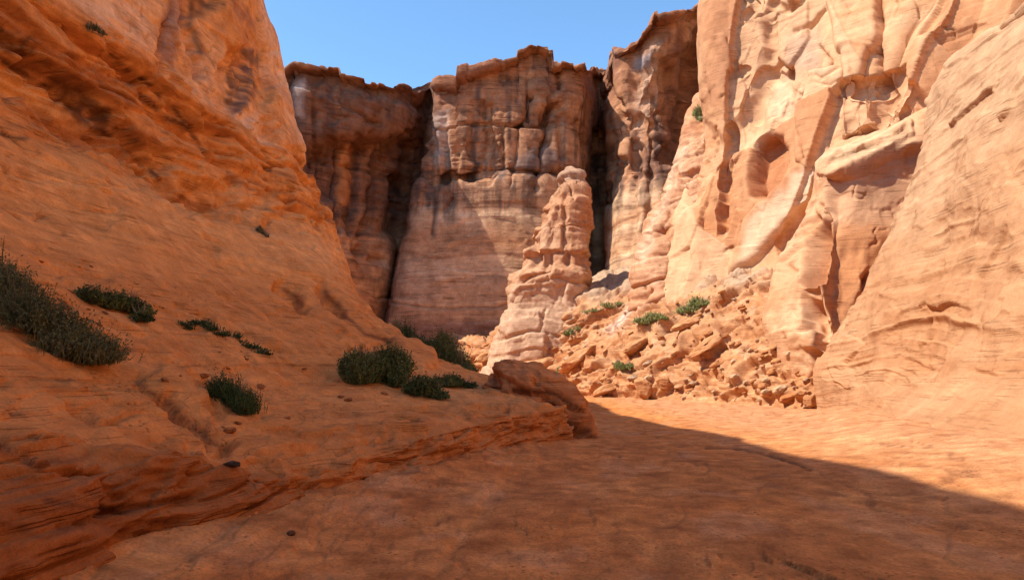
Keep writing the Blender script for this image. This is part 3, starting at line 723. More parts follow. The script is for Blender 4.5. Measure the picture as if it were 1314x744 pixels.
BW.d += high*dome*(blocks(ua, bz, 10, 7.5, 75, .08, .6)*1.7+blocks(ua, bz, 4.2, 2.7, 76, .10, .5)*.9*brk*mask+strata(bz, 1.3, 72, .14, .7)*.6)
BW.d += high*(1.5*facets(p, (.10, .10, .09), 321)*dome+.45*facets(p, (.22, .22, .3), 322, 1., .1)+.22*facets(p, (.6, .6, .9), 323))
BW.d += cap*(blocks(ua, bz, 3.2, 1.4, 77, .10, .5)*.8)*dome
BW.d += (1-high)*(strata(bz, 6.5, 74, .05, .9)*.45+strata(bz, 1.6, 75, .08, .9)*.16+.25*facets(p, (.08, .08, .2), 328))+.16*fbm(p, .3, 4, 105)*(.4+high)
joint = fbm(p, (.10, .10, .012), 3, 106, ridged=True)
BW.d += high*(-1.2*sstep(.72, 1.0, joint))
rf = 1-.85*sstep(.86, .98, hh); BW.d *= rf
rimz = sstep(.70, 1.0, hh)*(1.8*facets(np.stack([p[..., 0], p[..., 1]*.3, p[..., 0]*0], -1), .14, 324, .5)+.55*facets(np.stack([p[..., 0], p[..., 1]*.3, p[..., 0]*0], -1), .6, 325, .3)-.2)
flatten(BW, .5)
push(BW); BW.P[..., 2] += rimz; refresh(BW); BW.px, BW.py = proj(BW.P)
base_colour(BW, (.48, .21, .10), (.60, .32, .17), (.39, .14, .054), .9, .35, .5)
p = BW.P
low = 1-high
bandc = strata(bz, 3.4, 78, .1, .3)
paint(BW, low, (.67, .41, .235), .88)
paint(BW, low*np.clip(bandc-.45, 0, 1)*1.6, (.42, .185, .085), .7)
paint(BW, low*np.exp(-(((bz/6.5)%1-.97)/.025)**2), (.22, .10, .06), .6)
paint(BW, low*sstep(.0, .35, perlin(p[..., 0]*.01, p[..., 1]*.01, bz*.22, 5)), (.47, .20, .085), .6)
streak = fbm(np.stack([p[..., 0]*.45, p[..., 1]*.45, p[..., 2]*.035], -1), 1, 4, 111)
streak2 = fbm(np.stack([p[..., 0]*1.1, p[..., 1]*1.1, p[..., 2]*.05], -1), 1, 3, 116)
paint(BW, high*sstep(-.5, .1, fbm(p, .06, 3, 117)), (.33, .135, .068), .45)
paint(BW, sstep(.12, .45, streak2)*sstep(.40, .52, hh)*(1-sstep(.8, .95, hh)), VARNISH, .55)
drip = sstep(.02, .5, streak+.35*np.exp(-((hh-.56)/.16)**2)-.15)
paint(BW, drip*sstep(.36, .55, hh)*(1-sstep(.93, 1.0, hh)*.5), VARNISH, .85)
paint(BW, cap*sstep(-.4, .3, fbm(p, .12, 3, 112)), (.25, .095, .05), .75)
blot = sstep(.0, .5, fbm(p, (.12, .12, .2), 4, 113))
paint(BW, high*blot, (.24, .11, .066), .6)
paint(BW, patch(BW, [(660,205),(700,185),(720,200),(690,225),(640,222)], 10, 8), (.13, .10, .095), .65)
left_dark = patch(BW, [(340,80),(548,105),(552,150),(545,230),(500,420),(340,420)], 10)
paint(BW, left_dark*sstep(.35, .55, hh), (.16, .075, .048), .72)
paint(BW, patch(BW, [(436,190),(452,188),(448,262),(430,268)], 5), (.50, .20, .075), .9)
paint(BW, patch(BW, [(425,265),(482,275),(484,400),(430,340)], 8)*sstep(-.4, .4, wob(BW, 1, .03, 8)), (.42, .16, .06), .7)
for yy in (296, 322, 352): paint(BW, line(BW, [(425,yy),(485,yy+8)], 3), (.12, .06, .045), .7)
paint(BW, patch(BW, [(372,112),(392,100),(390,150),(380,150)], 5), (.50, .36, .30), .7)
paint(BW, patch(BW, [(553,150),(575,140),(580,215),(562,215)], 6), (.55, .40, .32), .6)  # sunlit left flank: its brightness painted as paler rock
paint(BW, line(BW, [(568,225),(560,262),(556,300)], 2.2), VARNISH, .8)
paint(BW, patch(BW, [(838,60),(868,40),(850,90),(826,150),(818,200),(806,200),(815,130)], 8), (.52, .30, .19), .8)  # lit left side of the dome, sunlight painted into the colour
paint(BW, patch(BW, [(812,74),(838,66),(834,86),(812,92)], 5), (.30, .25, .24), .8)
paint(BW, patch(BW, [(866,85),(903,50),(903,200),(872,205),(852,195),(850,130)], 8), (.24, .09, .045), .6)  # side of the dome away from the sun, shade painted in
paint(BW, patch(BW, [(500,412),(650,412),(650,445),(500,445)], 6, 6), (.30, .125, .075), .7)
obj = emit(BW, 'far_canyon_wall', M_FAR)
tag(obj, 'tall dark streaked canyon wall closing the view under the sky', 'cliff', kind='structure')

# ------------------------------------------------------------------ free-standing pillar in front of it
def tube(rows, nang=14, sq=.75):
    """rows of (left px, right px, py, distance, depth radius) to a closed ring surface"""
    cols = []
    for k in range(nang):
        a = 2*math.pi*k/nang; c = []
        ca, sa = math.cos(a), math.sin(a)
        ca = math.copysign(abs(ca)**sq, ca); sa = math.copysign(abs(sa)**sq, sa)
        for l, r, py, Y, dr in rows:
            x, y, z = P((l+r)/2, py, Y); w = (r-l)/2/F*Y
            c.append((x+w*ca, y+dr*sa, z))
        cols.append(c)
    return cols
SP = surface(tube([(600,765,500,79,8),(628,758,445,79,7),(640,755,418,79,6.6),(646,753,395,79,6.3),(652,756,372,79,6),(655,758,356,79,6),(668,756,344,79,5.4),(671,758,328,79,5.3),(684,756,318,79,4.9),(685,759,298,79,4.9),(695,756,290,79,4.4),
      (696,758,272,79,4.4),(707,754,264,79,3.6),(709,755,250,79,3.4),(718,751,243,79,2.5),(719,750,231,79,2.3),(724,746,226,79,1.6),(725,744,219,79,1.3),(731,740,215,79,.7),(735,737,213.5,79,.1)], 14, .6), 1.5, wrap=True)
SP.sign = 1.0; refresh(SP)
if np.sum(SP.N*(SP.P-A(P(710,330,79))), -1).mean() < 0: SP.sign = -1.0; refresh(SP)
SP.front = np.sum(SP.N*(A([0,0,H])-SP.P), -1) > 0
p = SP.P; SP.d += .45*fbm(p, .22, 2, 121); push(SP); p = SP.P
bz = p[..., 2]+fbm(p, .15, 3, 122)*.7
hi_ = sstep(11, 13, p[..., 2])
th = np.arctan2(p[..., 1]-79, p[..., 0]-P(715, 330, 79)[0])*3.2
SP.d += blocks(th+.3*fbm(p, .3, 2, 9), bz, 3.2, 3.0, 83, .06, .5)*(.5+.6*hi_)-.72+.5*facets(p, (.26, .26, .3), 326, 1., .1)+.10*facets(p, 1.0, 327)+strata(bz, 1.1, 82, .18)*.4+.12*fbm(p, .5, 3, 123)
groove(SP, [(688,275),(684,305),(690,330)], 3, .9); groove(SP, [(726,255),(724,300),(730,330)], 4, .7); groove(SP, [(668,358),(690,352),(705,346)], 3, .8)
groove(SP, [(700,345),(712,290),(716,240)], 5, .4)
flatten(SP, .25, .4); SP.d *= 1-.7*sstep(15, 18.5, SP.V)
push(SP)
base_colour(SP, (.46, .21, .10), (.55, .31, .175), (.40, .155, .065), .9, .3)
paint(SP, 1-sstep(9.5, 13.5, SP.P[..., 2]+fbm(SP.P, .3, 2, 3)), (.53, .33, .205), .85)
paint(SP, sstep(22.5, 24, SP.P[..., 2]), (.42, .26, .17), .6)
o = emit(SP, 'rock_spire', M_ROCK)
tag(o, 'pointed layered rock spire with a pale base in front of the far wall', 'rock spire')
# ================================================================== sunlit rubble slope
def fz(x, Y): return (x, Y)
TC = []
for foot, m1, m2, top, bk in [
   ((470,96),(480,462,99),(490,448,101),(500,438,103),(505,430,112)),
   ((560,92),(570,458,93),(578,446,95),(585,434,97),(590,424,110)),
   ((606,84),(612,455,84),(618,446,85),(622,438,86),(626,430,104)),
   ((645,78),(648,462,79),(650,446,80),(652,426,82),(655,410,100)),
   ((690,72),(692,462,73),(696,438,75),(700,412,78),(705,395,98)),
   ((730,66),(732,462,68),(738,428,71),(742,392,75),(745,370,98)),
   ((765,61),(768,462,64),(778,420,68),(788,372,74),(795,352,96)),
   ((800,57),(805,455,60),(822,405,65),(838,352,72),(845,330,90)),
   ((845,53),(850,455,56),(870,400,61),(888,340,68),(895,320,84)),
   ((890,49.5),(895,455,52),(915,400,56.5),(930,335,63.5),(940,310,78)),
   ((940,45.5),(945,460,48),(958,410,52),(970,350,58),(980,320,70)),
   ((990,42),(992,470,44),(1000,425,47),(1008,375,52),(1015,340,62)),
   ((1040,39),(1040,490,40.2),(1046,450,42),(1052,410,46),(1060,370,56)),
   ((1100,37.5),(1100,495,38.5),(1100,455,41),(1100,420,45),(1100,390,55)),
   ((1200,37.2),(1200,500,38),(1200,460,41),(1200,430,45),(1200,400,55))]:
    px, Y = foot; x = (px-CX)/F*Y
    TC.append([(x*.98, Y-1.2, -.7), (x, Y, 0), P(*m1), P(*m2), P(*top), P(*bk)])
T = surface(TC, 1.5)
p = T.P; v = T.V; on = sstep(.9, 1.3, v)
T.d += on*(.9*fbm(p, .14, 4, 131))
push(T); p = T.P
bz = p[..., 2]-.42*p[..., 0]+.06*p[..., 1]+fbm(p, .16, 4, 132)*.9
k = sstep(-.5, .3, fbm(p, .1, 3, 133))
T.d += on*(.65*facets(np.stack([p[..., 0], p[..., 1], bz], -1), (.16, .3, 1.3), 331, 1.0, .15)+.28*facets(np.stack([p[..., 0], p[..., 1], bz], -1), (.5, .8, 3.0), 332, 1.0, .15)*1.3+.16*facets(p, 2.6, 333))
T.d += on*(strata(bz, 1.5, 91, .10, .8)*.7*k+strata(bz, .5, 92, .2, .7)*.32+.12*fbm(p, .7, 4, 134))
for pts, w, a in [([(655,470),(690,448),(722,424)], 5, .7), ([(700,465),(735,440),(760,430)], 4, .6), ([(640,452),(668,436)], 4, .5), ([(820,430),(832,442),(830,452)], 3, .8),
                  ([(765,470),(800,456),(830,444)], 4, .5), ([(870,470),(930,440),(990,410)], 3, .4), ([(840,408),(880,420),(900,400)], 4, .5)]:
    groove(T, pts, w, a)
T.d += .8*patch(T, [(655,466),(700,430),(728,418),(735,432),(700,462),(668,474)], 5)
T.d += .7*patch(T, [(800,425),(862,405),(872,420),(840,440),(806,452)], 4)+.6*patch(T, [(876,430),(925,418),(930,440),(880,450)], 4)
push(T)
base_colour(T, (.49, .21, .085), (.56, .29, .14), (.43, .16, .058), 1.0, .3, 2)
p = T.P
paint(T, sstep(8.5, 11, p[..., 2]+1.5*fbm(p, .3, 3, 136))*sstep(0, 6, p[..., 0]-3), (.42, .30, .20), .75)
paint(T, sstep(.15, .6, fbm(p, .9, 3, 137))*on, (.54, .33, .19), .6)
paint(T, line(T, [(780,425),(815,392),(832,372)], 6), (.70, .52, .40), .8)
T.soil = on*.9
obj = emit(T, 'rubble_slope', M_ROCK)
tag(obj, 'sunlit slope of broken orange ledges and rubble below the high cliff', 'rubble slope', kind='structure')

# ================================================================== floor of the wash: one sheet to the horizon
ang = np.concatenate([np.linspace(-180, -42, 40), np.linspace(-41.5, 41.5, 620), np.linspace(42, 180, 40)[:-1]])
rad = np.concatenate([np.linspace(.0, 3.4, 12), 1752/np.linspace(500, 14, 330)[1:], A([140, 170, 220, 300, 450, 700, 1100])])
a_, r_ = np.meshgrid(np.radians(ang), rad, indexing='ij')
G = S(); G.wrap = False
x, y = np.sin(a_)*r_, np.cos(a_)*r_
G.P = np.stack([x, y, x*0], -1); p = G.P
nearf = 1-sstep(45, 90, r_)
z = .07*fbm(p, .22, 4, 141)*nearf
w = fbm(p, .12, 3, 142)
flow = x-.16*y+1.5*w                                        # ledges run along the wash
z = z+nearf*.045*strata(flow+.6*fbm(p, .5, 3, 143), .9, 21, .10, .5)*sstep(-.3, .3, fbm(p, .25, 3, 144))
z = z+nearf*.016*fbm(p, 2.0, 4, 145)
z = z+nearf*.02*strata(flow*.8+y*.12+fbm(p, .7, 3, 146)*.5, .33, 22, .14, .6)*sstep(0, .5, fbm(p, .3, 3, 147))
# layered plates beside the bank, right-hand sweep up to the buttress
xb = np.interp(y, [0, 7, 10, 12.5, 15, 18, 20], [-4, -3.9, -2.9, -1.9, -.8, .6, 1.6])
db = x-xb
z = z+np.exp(-np.maximum(db, 0)/1.1)*(.16+.14*strata(db*.9+fbm(p, .7, 3, 148)*.5+.05*y, .30, 23, .2, .5))*(1-sstep(17, 21, y))*sstep(3, 6, y)
xr = np.interp(y, [0, 13, 18, 23, 28, 34], [9.4, 9.4, 10, 11.4, 13.2, 15.6])
z = z+.55*sstep(-4.2, 1.2, x-xr)**1.6*(1-sstep(30, 38, y))
G.P[..., 2] = z
G.sign = 1.0; refresh(G)
if G.N[300, 150, 2] < 0: G.sign = -1.0; refresh(G)
G.front = np.ones(x.shape, bool); G.px, G.py = proj(G.P); G.front &= y > 2
G.d = np.zeros(x.shape)
fl = sstep(-.1, .5, fbm(p, .2, 2, 149))*nearf
G.d += .035*fl*facets(np.stack([flow, y*.35, x*0], -1), (1.2, 1.2, 1), 334)+.012*nearf*facets(p, (3, 1.6, 1), 337)
ln_ = [(905,573),(950,576),(1000,586),(1040,601)]; groove(G, ln_, 2, .04); pass
groove(G, [(655,600),(628,640),(590,690),(560,735)], 9, .035); groove(G, [(620,650),(660,620),(700,585)], 8, .03)
groove(G, [(470,662),(520,668),(560,672)], 5, .04); groove(G, [(380,700),(440,706),(500,700)], 6, .04)
G.P[..., 2] += G.d; refresh(G)
base_colour(G, (.56, .185, .044), (.62, .25, .075), (.46, .138, .032), .5, .2, 2)
m = sstep(-.1, .55, fbm(np.stack([x*.5, y*.16, x*0], -1), 1, 4, 151)); paint(G, m, (.42, .14, .038), .6)
m = sstep(.05, .6, fbm(np.stack([flow*.9, y*.12, x*0], -1), 1, 4, 152)); paint(G, m, (.38, .13, .038), .4)
paint(G, sstep(5, 10, x), (.55, .275, .135), .75)  # sunlit side of the floor painted paler, light put into the colour
m = sstep(.0, .4, fbm(np.stack([x*1.3, y*.9, x*0], -1), 1, 4, 153)); paint(G, m, (.34, .11, .032), .4)
m = sstep(.1, .5, fbm(np.stack([x*.7+5, y*.5, x*0], -1), 1, 4, 154)); paint(G, m, (.56, .27, .12), .4)
ck = cracks(np.stack([x, y*.45, x*0], -1), .5, 155, .045, .8)*nearf; paint(G, ck, (.20, .075, .032), .6)
G.P[..., 2] -= .012*ck; refresh(G)
paint(G, np.clip(1.4*line(G, ln_, 1.5), 0, 1), (.14, .05, .02), .8)
floor = emit(G, 'canyon_floor', M_SAND)
tag(floor, 'smooth packed reddish sand floor of the dry wash', 'ground', kind='structure')
# ================================================================== loose rocks
def ico(sub):
    import bmesh
    bm = bmesh.new(); bmesh.ops.create_icosphere(bm, subdivisions=sub, radius=1)
    v = A([q.co[:] for q in bm.verts]); f = A([[q.index for q in g.verts] for g in bm.faces]); bm.free(); return v, f
ICO4, ICO3 = ico(5), ico(4)
def rock_mesh(seed, nplane=11, big=False, scale=(1, 1, 1), rnd=.05):
    v, f = ICO4 if big else ICO3
    r = np.random.default_rng(seed); n = r.normal(size=(nplane, 3)); n /= np.linalg.norm(n, axis=1)[:, None]
    d = r.uniform(.62, .95, nplane)
    c = v@n.T; rad = np.where(c > .05, d[None]/np.maximum(c, .05), 9)
    k = 30.0; rr = -np.log(np.exp(-k*np.minimum(rad, 2)).sum(1)+math.exp(-k*1.05))/k        # softened cut planes
    p = v*rr[:, None]
    lay = strata(p[:, 2]+.3*p[:, 0]+.15*fbm(p*1.0, 1.2, 2, seed), .33, seed, .2, .7)
    p = p*(1+.10*facets(p, 1.5, seed, .8, .1))[:, None]
    p = p*(1+rnd*fbm(p, 2.2, 4, seed+3)+.05*lay)[:, None]
    return p*A(scale), f
def rock_obj(name, seed, loc, size, rot=(0, 0, 0), cols=(ORANGE, PALE), big=False, label='', cat='boulder', group=None, scale=(1, 1, 1), sink=.25):
    v, f = rock_mesh(seed, big=big, scale=scale)
    m = np.clip(.5+.8*fbm(v, 1.3, 3, seed+5), 0, 1)[:, None]; c = A(cols[0])*(1-m)+A(cols[1])*m
    o = mesh(name, v, f, M_ROCK, None, c)
    o.location = (loc[0], loc[1], loc[2]+size*(.5-sink)); o.scale = (size,)*3; o.rotation_euler = rot
    return tag(o, label, cat, group)
# layered mound at the edge of the wash
MD = surface(tube([(690,790,585,22.2,1.9),(688,778,570,22.2,1.9),(670,771,556,22.2,1.9),(645,765,542,22.2,1.9),(628,758,526,22.2,1.85),(622,748,510,22.2,1.8),(620,736,496,22.2,1.65),(624,722,484,22.2,1.4),
      (630,708,476,22.2,1.1),(639,697,470,22.2,.8),(650,687,467,22.2,.45),(668,676,466,22.2,.05)], 16, .9), 1.6, wrap=True)
if np.sum(MD.N*(MD.P-A(P(690,520,22.2))), -1).mean() < 0: MD.sign = -1.0
refresh(MD); MD.front = np.sum(MD.N*(A([0,0,H])-MD.P), -1) > 0
p = MD.P; MD.d += .08*fbm(p, .7, 3, 201); push(MD); p = MD.P
bz = p[..., 2]+.42*p[..., 0]+.2*fbm(p, .6, 3, 202)
MD.d += strata(bz, .62, 95, .14, .9)*.20*sstep(-.3, .3, fbm(p, .6, 2, 203))+strata(bz, .2, 96, .2, .7)*.05+.05*fbm(p, 2, 4, 204)-.08+.09*facets(p, (.8, .8, 1.0), 335)+.07*facets(p, 2.4, 336)
for pts, w, a in [([(700,516),(728,538),(752,556)], 7, .75), ([(712,530),(738,552),(762,562)], 5, .5), ([(660,502),(712,505),(748,530)], 4, .4),
                  ([(628,480),(634,492),(630,500)], 6, .4), ([(690,488),(735,512)], 3, .25)]: groove(MD, pts, w, a)
push(MD)
base_colour(MD, (.44, .155, .048), (.50, .20, .07), (.36, .115, .036), 1, .4, 3)
for pts, w in [([(700,516),(728,538),(752,556)], 6), ([(712,530),(738,552),(762,562)], 4), ([(660,502),(712,505),(748,530)], 3), ([(628,480),(634,492),(630,500)], 5)]:
    paint(MD, np.clip(1.3*line(MD, pts, w), 0, 1), (.10, .035, .016), .8)  # shade in the undercuts painted along the carved grooves
o = emit(MD, 'layered_boulder', M_ROCK)
tag(o, 'large dark layered sandstone mound at the end of the bank where the shadow starts', 'boulder')

big_rocks = [  # photo position, width in photo pixels, seed, shape, label
 ((822,500),34,11,(1,.9,1.05),'square brown boulder at the foot of the rubble slope, left of a dark gap'),
 ((852,495),26,12,(1,.8,.9),'smaller boulder just right of the dark gap at the foot of the rubble slope'),
 ((775,492),34,13,(1.4,.9,.6),'low flat boulder at the floor edge left of the square brown boulder'),
 ((812,442),40,14,(1.3,1,.7),'broad slab with a shadowed face halfway up the rubble slope'),
 ((905,435),52,15,(1.5,1,.55),'long pale rounded slab lying on the middle of the rubble slope'),
 ((690,456),62,16,(1.6,.9,.55),'large tilted slab low on the left end of the rubble slope'),
 ((742,448),50,17,(1.5,.9,.6),'tilted orange slab beside the green tuft below the spire'),
 ((622,458),30,18,(1.2,1,.7),'rounded boulder at the far left tip of the sunlit rubble'),
 ((880,408),34,19,(1.5,.9,.5),'pale slab just below the brightest green tuft on the rubble slope'),
 ((1010,520),36,20,(1.3,.9,.6),'orange boulder at the foot of the rubble slope next to the dark corner crack'),
 ((1036,512),26,21,(.9,.9,1.1),'upright boulder wedged beside the dark corner crack of the buttress')]
for (px, py), wpx, sd, shp, lab in big_rocks:
    q, n = pick(T, px, py+wpx*.15, 6); size = wpx/F*q[1]/2*.8
    slab = shp[2] < .8
    rock_obj('boulder', sd, q, size, (rng.uniform(-.15, .15), rng.uniform(-.55, -.35) if slab else rng.uniform(-.15, .1), rng.uniform(-.4, .4)), ((.49,.205,.078), (.56,.285,.13)), True, lab, 'boulder', None, (shp[0], shp[1], shp[2]*(.75 if slab else 1)), .42 if slab else .2)
q, n = pick(G, 298, 600, 6); rock_obj('stone', 31, q, .075, (0, 0, .4), ((.08,.05,.04), (.13,.08,.06)), False, 'small dark stone lying alone on the terrace sand', 'stone', None, (1.3,1,.7))
q, n = pick(L, 298, 598, 6); bpy.context.scene.objects['stone'].location = (q[0], q[1], q[2]+.03)
q, n = pick(G, 375, 680, 6); rock_obj('stone', 32, q, .045, (0, 0, 1.4), ((.16,.075,.04), (.24,.10,.05)), False, 'small dark stone at the foot of the bank by the layered sand plates', 'stone', None, (1.3,1,.7))
q, n = pick(R1, 1222, 588, 6); rock_obj('stone', 33, q, .16, (0, 0, 1.0), ((.34,.15,.06), (.45,.2,.09)), False, 'small brown stone on the sunlit floor sweep below the buttress', 'stone', None, (1.6,1,.6))

# rubble on the sunlit slope: every piece a rock of its own
protos = []
for k in range(7):
    v, f = rock_mesh(60+k, 8+k % 4, scale=(1.1, .75+.05*k, .42+.06*(k % 4)))
    m = np.clip(.5+.8*fbm(v, 1.3, 3, k), 0, 1)[:, None]
    tint = [(.50,.21,.08), (.55,.28,.13), (.45,.17,.06), (.58,.37,.21), (.52,.245,.10), (.48,.31,.19), (.44,.18,.07)][k]
    me = mesh('rubble_rock', v, f, M_ROCK, None, A(tint)*(.85+.3*m)); protos.append(me)
TALUS_AREA = [((640,470),(700,430),(760,400),(830,360),(920,335),(990,360),(1010,440),(1040,500),(1035,522),(940,515),(850,508),(770,500),(700,488))]
def inside(px, py, pts):
    c = False; n = len(pts)
    for i in range(n):
        x0, y0 = pts[i]; x1, y1 = pts[(i+1) % n]
        if (y0 > py) != (y1 > py) and px < (x1-x0)*(py-y0)/(y1-y0)+x0: c = not c
    return c
pos = []; tries = 0
while len(pos) < 240 and tries < 9000:
    tries += 1; px, py = rng.uniform(640, 1045), rng.uniform(330, 526)
    if not inside(px, py, TALUS_AREA[0]): continue
    if py < 480 and rng.random() < .25: continue
    pos.append((px, py))
for i, (px, py) in enumerate(pos):
    q, n = pick(T, px, py, 4)
    if abs(CX+q[0]/q[1]*F-px) > 8: continue
    kk = int(rng.integers(0, 7)); grey = py < 385-(px-900)*.15
    if grey and rng.random() < .7: kk = int(rng.choice([3, 5, 3]))
    size = float(np.clip(rng.lognormal(-1.8, .55), .08, .5))*(.7 if grey else 1)
    pr = protos[kk]; o = pr if not pr.get('label') else pr.copy()
    if o is not pr: COL.objects.link(o)
    o.location = (q[0], q[1], q[2]+size*.12); o.scale = (size,)*3
    o.rotation_euler = (rng.uniform(-.25, .25), rng.uniform(-.7, -.25), rng.uniform(-.5, .5)+3.14*rng.integers(0, 2)*0)
    tag(o, 'broken rock among the rubble strewn over the sunlit slope', 'rock', 'broken rocks on the rubble slope')
# stones on the shaded slope
sp_ = None; cnt = 0
v, f = rock_mesh(91, 9, scale=(1.1, .9, .6)); m = np.clip(.5+.8*fbm(v, 1.3, 3, 2), 0, 1)[:, None]
sp_ = mesh('slope_stone', v, f, M_ROCK, None, A((.50,.185,.06))*(.7+.5*m))
SOIL = ((0,330),(110,330),(240,380),(330,440),(430,480),(560,500),(600,520),(400,530),(300,560),(150,470),(0,480))
while cnt < 45:
    px, py = rng.uniform(0, 600), rng.uniform(330, 600)
    if not inside(px, py, SOIL): continue
    q, n = pick(L, px, py, 5); size = float(np.clip(rng.lognormal(-3.0, .5), .025, .10))
    o = sp_ if cnt == 0 else sp_.copy()
    if cnt: COL.objects.link(o)
    o.location = (q[0], q[1], q[2]+size*.06); o.scale = (size,)*3; o.rotation_euler = (rng.uniform(-.4, .4), rng.uniform(-.4, .4), rng.uniform(0, 6.28))
    tag(o, 'little reddish stone scattered on the shaded sandy slope between the shrubs', 'stone', 'little stones on the shaded slope'); cnt += 1

# ================================================================== shrubs
GREEN = leaf_material('shrub_leaves', (.020, .036, .010), (.085, .115, .035))
DARKG = leaf_material('dark_shrub_leaves', (.034, .046, .013), (.15, .165, .055))
GREYG = leaf_material('grey_shrub_leaves', (.045, .052, .020), (.16, .155, .07))
FRESH = leaf_material('fresh_leaves', (.16, .175, .05), (.34, .335, .13))
def shrub(name, label, roots, height, spread, nbl, mat, leafy=.5, wid=.018, group=None, cat='shrub', lean=(0, 0)):
    """roots: list of world points the clump grows from"""
    roots = A(roots, dtype=float); base = roots.mean(0)
    e = bpy.data.objects.new(name, None); COL.objects.link(e); e.location = base
    tag(e, label, cat, group)
    V, Fc, Cc = [], [], []
    nr = len(roots)
    tone = rng.uniform(.2, .8, nr); rh = rng.uniform(.7, 1.1, nr)
    ri = rng.integers(0, nr, nbl)
    st = roots[ri]-base+rng.normal(size=(nbl, 3))*A([.22, .22, .02])*spread
    ph = rng.uniform(0, 2*np.pi, nbl); out = np.abs(rng.normal(size=nbl))*.42*spread/height
    d = np.stack([np.cos(ph)*out+lean[0], np.sin(ph)*out+lean[1], np.ones(nbl)], -1); d /= np.linalg.norm(d, axis=1)[:, None]
    rh_ = rng.uniform(.55, 1.15, nr)[ri]
    cen = st[:, :2]-st[:, :2].mean(0); ext = np.abs(cen).max(0)+1e-6; rel = cen/np.maximum(ext, spread*.35)
    d[:, :2] += rel*.55; d /= np.linalg.norm(d, axis=1)[:, None]
    dome_ = 1.05-.5*np.minimum((rel**2).sum(1), 1)
    ln = dome_*height*rh_*rng.uniform(.55, 1.08, nbl)*np.clip(1.1-out*.35, .45, 1.1)
    tip = st+d*ln[:, None]+rng.normal(size=(nbl, 3))*.05*height
    mid = st+d*ln[:, None]*.55+rng.normal(size=(nbl, 3))*.03*height
    side = np.cross(d, rng.normal(size=(nbl, 3))); side /= np.linalg.norm(side, axis=1)[:, None]
    w = (wid*rng.uniform(.6, 1.3, nbl))[:, None]
    bl = np.stack([st-side*w*.4, st+side*w*.4, mid+side*w*.6, mid-side*w*.6, tip+side*w*.12, tip-side*w*.12], 1)     # (n,6,3)
    k = np.arange(nbl)[:, None]*6
    fb = np.concatenate([k+A([0, 1, 2, 3]), k+A([3, 2, 4, 5])]); cb = np.repeat(np.clip(tone[ri]+rng.normal(size=nbl)*.18, 0, 1), 6)
    V.append(bl.reshape(-1, 3)); Fc.append(fb); Cc.append(cb); off = nbl*6
    nl = int(nbl*leafy*3)
    if nl:
        j = rng.integers(0, nbl, nl); t = rng.uniform(.25, 1.05, nl)[:, None]
        c = st[j]+(tip[j]-st[j])*t+rng.normal(size=(nl, 3))*.035*height
        a = rng.normal(size=(nl, 3)); a[:, 2] += .5; a /= np.linalg.norm(a, axis=1)[:, None]; b = np.cross(a, rng.normal(size=(nl, 3))); b /= np.linalg.norm(b, axis=1)[:, None]
        s = (wid*rng.uniform(.9, 2.2, nl))[:, None]
        lf = np.stack([c-a*s*1.2, c+b*s*.55, c+a*s*1.2, c-b*s*.55], 1)
        k = off+np.arange(nl)[:, None]*4
        V.append(lf.reshape(-1, 3)); Fc.append(k+A([0, 1, 2, 3])); Cc.append(np.repeat(np.clip(tone[ri[j]]+rng.normal(size=nl)*.2, 0, 1), 4))
    cc = np.concatenate(Cc); mesh('foliage', np.concatenate(V), np.concatenate(Fc), mat, e, np.stack([cc]*3, -1), False)
    # woody stems
    V, Fc = [], []
    for i in range(min(60, nr*6)):
        r0 = roots[i % nr]-base; q = rng.normal(size=3)*.3*spread/height; q[2] = 1; q /= np.linalg.norm(q)
        b0 = r0+A([0, 0, -.08]); b1 = r0+q*height*.55; b2 = r0+q*height*1.02+rng.normal(size=3)*.06*height
        ring = []
        for c, rr in ((b0, wid*1.0), (b1, wid*.6), (b2, wid*.2)):
            for m_ in range(5):
                an = m_*2*math.pi/5; ring.append(c+A([math.cos(an)*rr, math.sin(an)*rr, 0]))
        k0 = len(V)*15; V.append(A(ring))
        for lv in range(2):
            for m_ in range(5): Fc.append([k0+lv*5+m_, k0+lv*5+(m_+1) % 5, k0+lv*5+5+(m_+1) % 5, k0+lv*5+5+m_])
    order = np.argsort(roots[:, 0]+.3*roots[:, 1]); rt = roots[order]-base                 # roots running just under the ground join the stems
    pts = [rt[0]] + [q for i in range(1, nr) for q in (rt[i]*.5+rt[i-1]*.5, rt[i])]; ring = []
    for c in pts:
        for m_ in range(5):
            an = m_*2*math.pi/5; ring.append(c+A([0, 0, -.05])+A([math.cos(an)*wid*1.4, math.sin(an)*wid*.7, math.sin(an)*wid*1.4]))
    k0 = len(V)*15; V.append(A(ring))
    for lv in range(len(pts)-1):
        for m_ in range(5): Fc.append([k0+lv*5+m_, k0+lv*5+(m_+1) % 5, k0+lv*5+5+(m_+1) % 5, k0+lv*5+5+m_])
    mesh('stem', np.concatenate(V), A(Fc), M_STEM, e)
    return e
def along(s, pts, n, jitter=4):
    q = []
    for i in range(n):
        t = i/max(n-1, 1)*(len(pts)-1); k = min(int(t), len(pts)-2); u = t-k
        px = pts[k][0]*(1-u)+pts[k+1][0]*u+rng.uniform(-jitter, jitter); py = pts[k][1]*(1-u)+pts[k+1][1]*u+rng.uniform(-jitter, jitter)
        q.append(pick(s, px, py, 5)[0])
    return q
def ground(s, x, y):
    d = np.hypot(s.P[..., 0]-x, s.P[..., 1]-y); m = d < max(.6, d.min()+.05); return float(s.P[..., 2][m].max())
shrub('desert_shrub', 'wide grey-green broom shrub sprawling down the slope at the left edge', along(L, [(-35,350),(0,375),(35,410),(80,445),(122,462)], 24, 9), .58, .8, 5600, GREYG, 3.0, .011)
shrub('desert_shrub', 'dense dark green shrub sitting alone high on the sandy slope', along(L, [(118,384),(150,392),(186,404)], 9, 4), .40, .40, 1500, DARKG, 3.0, .017)
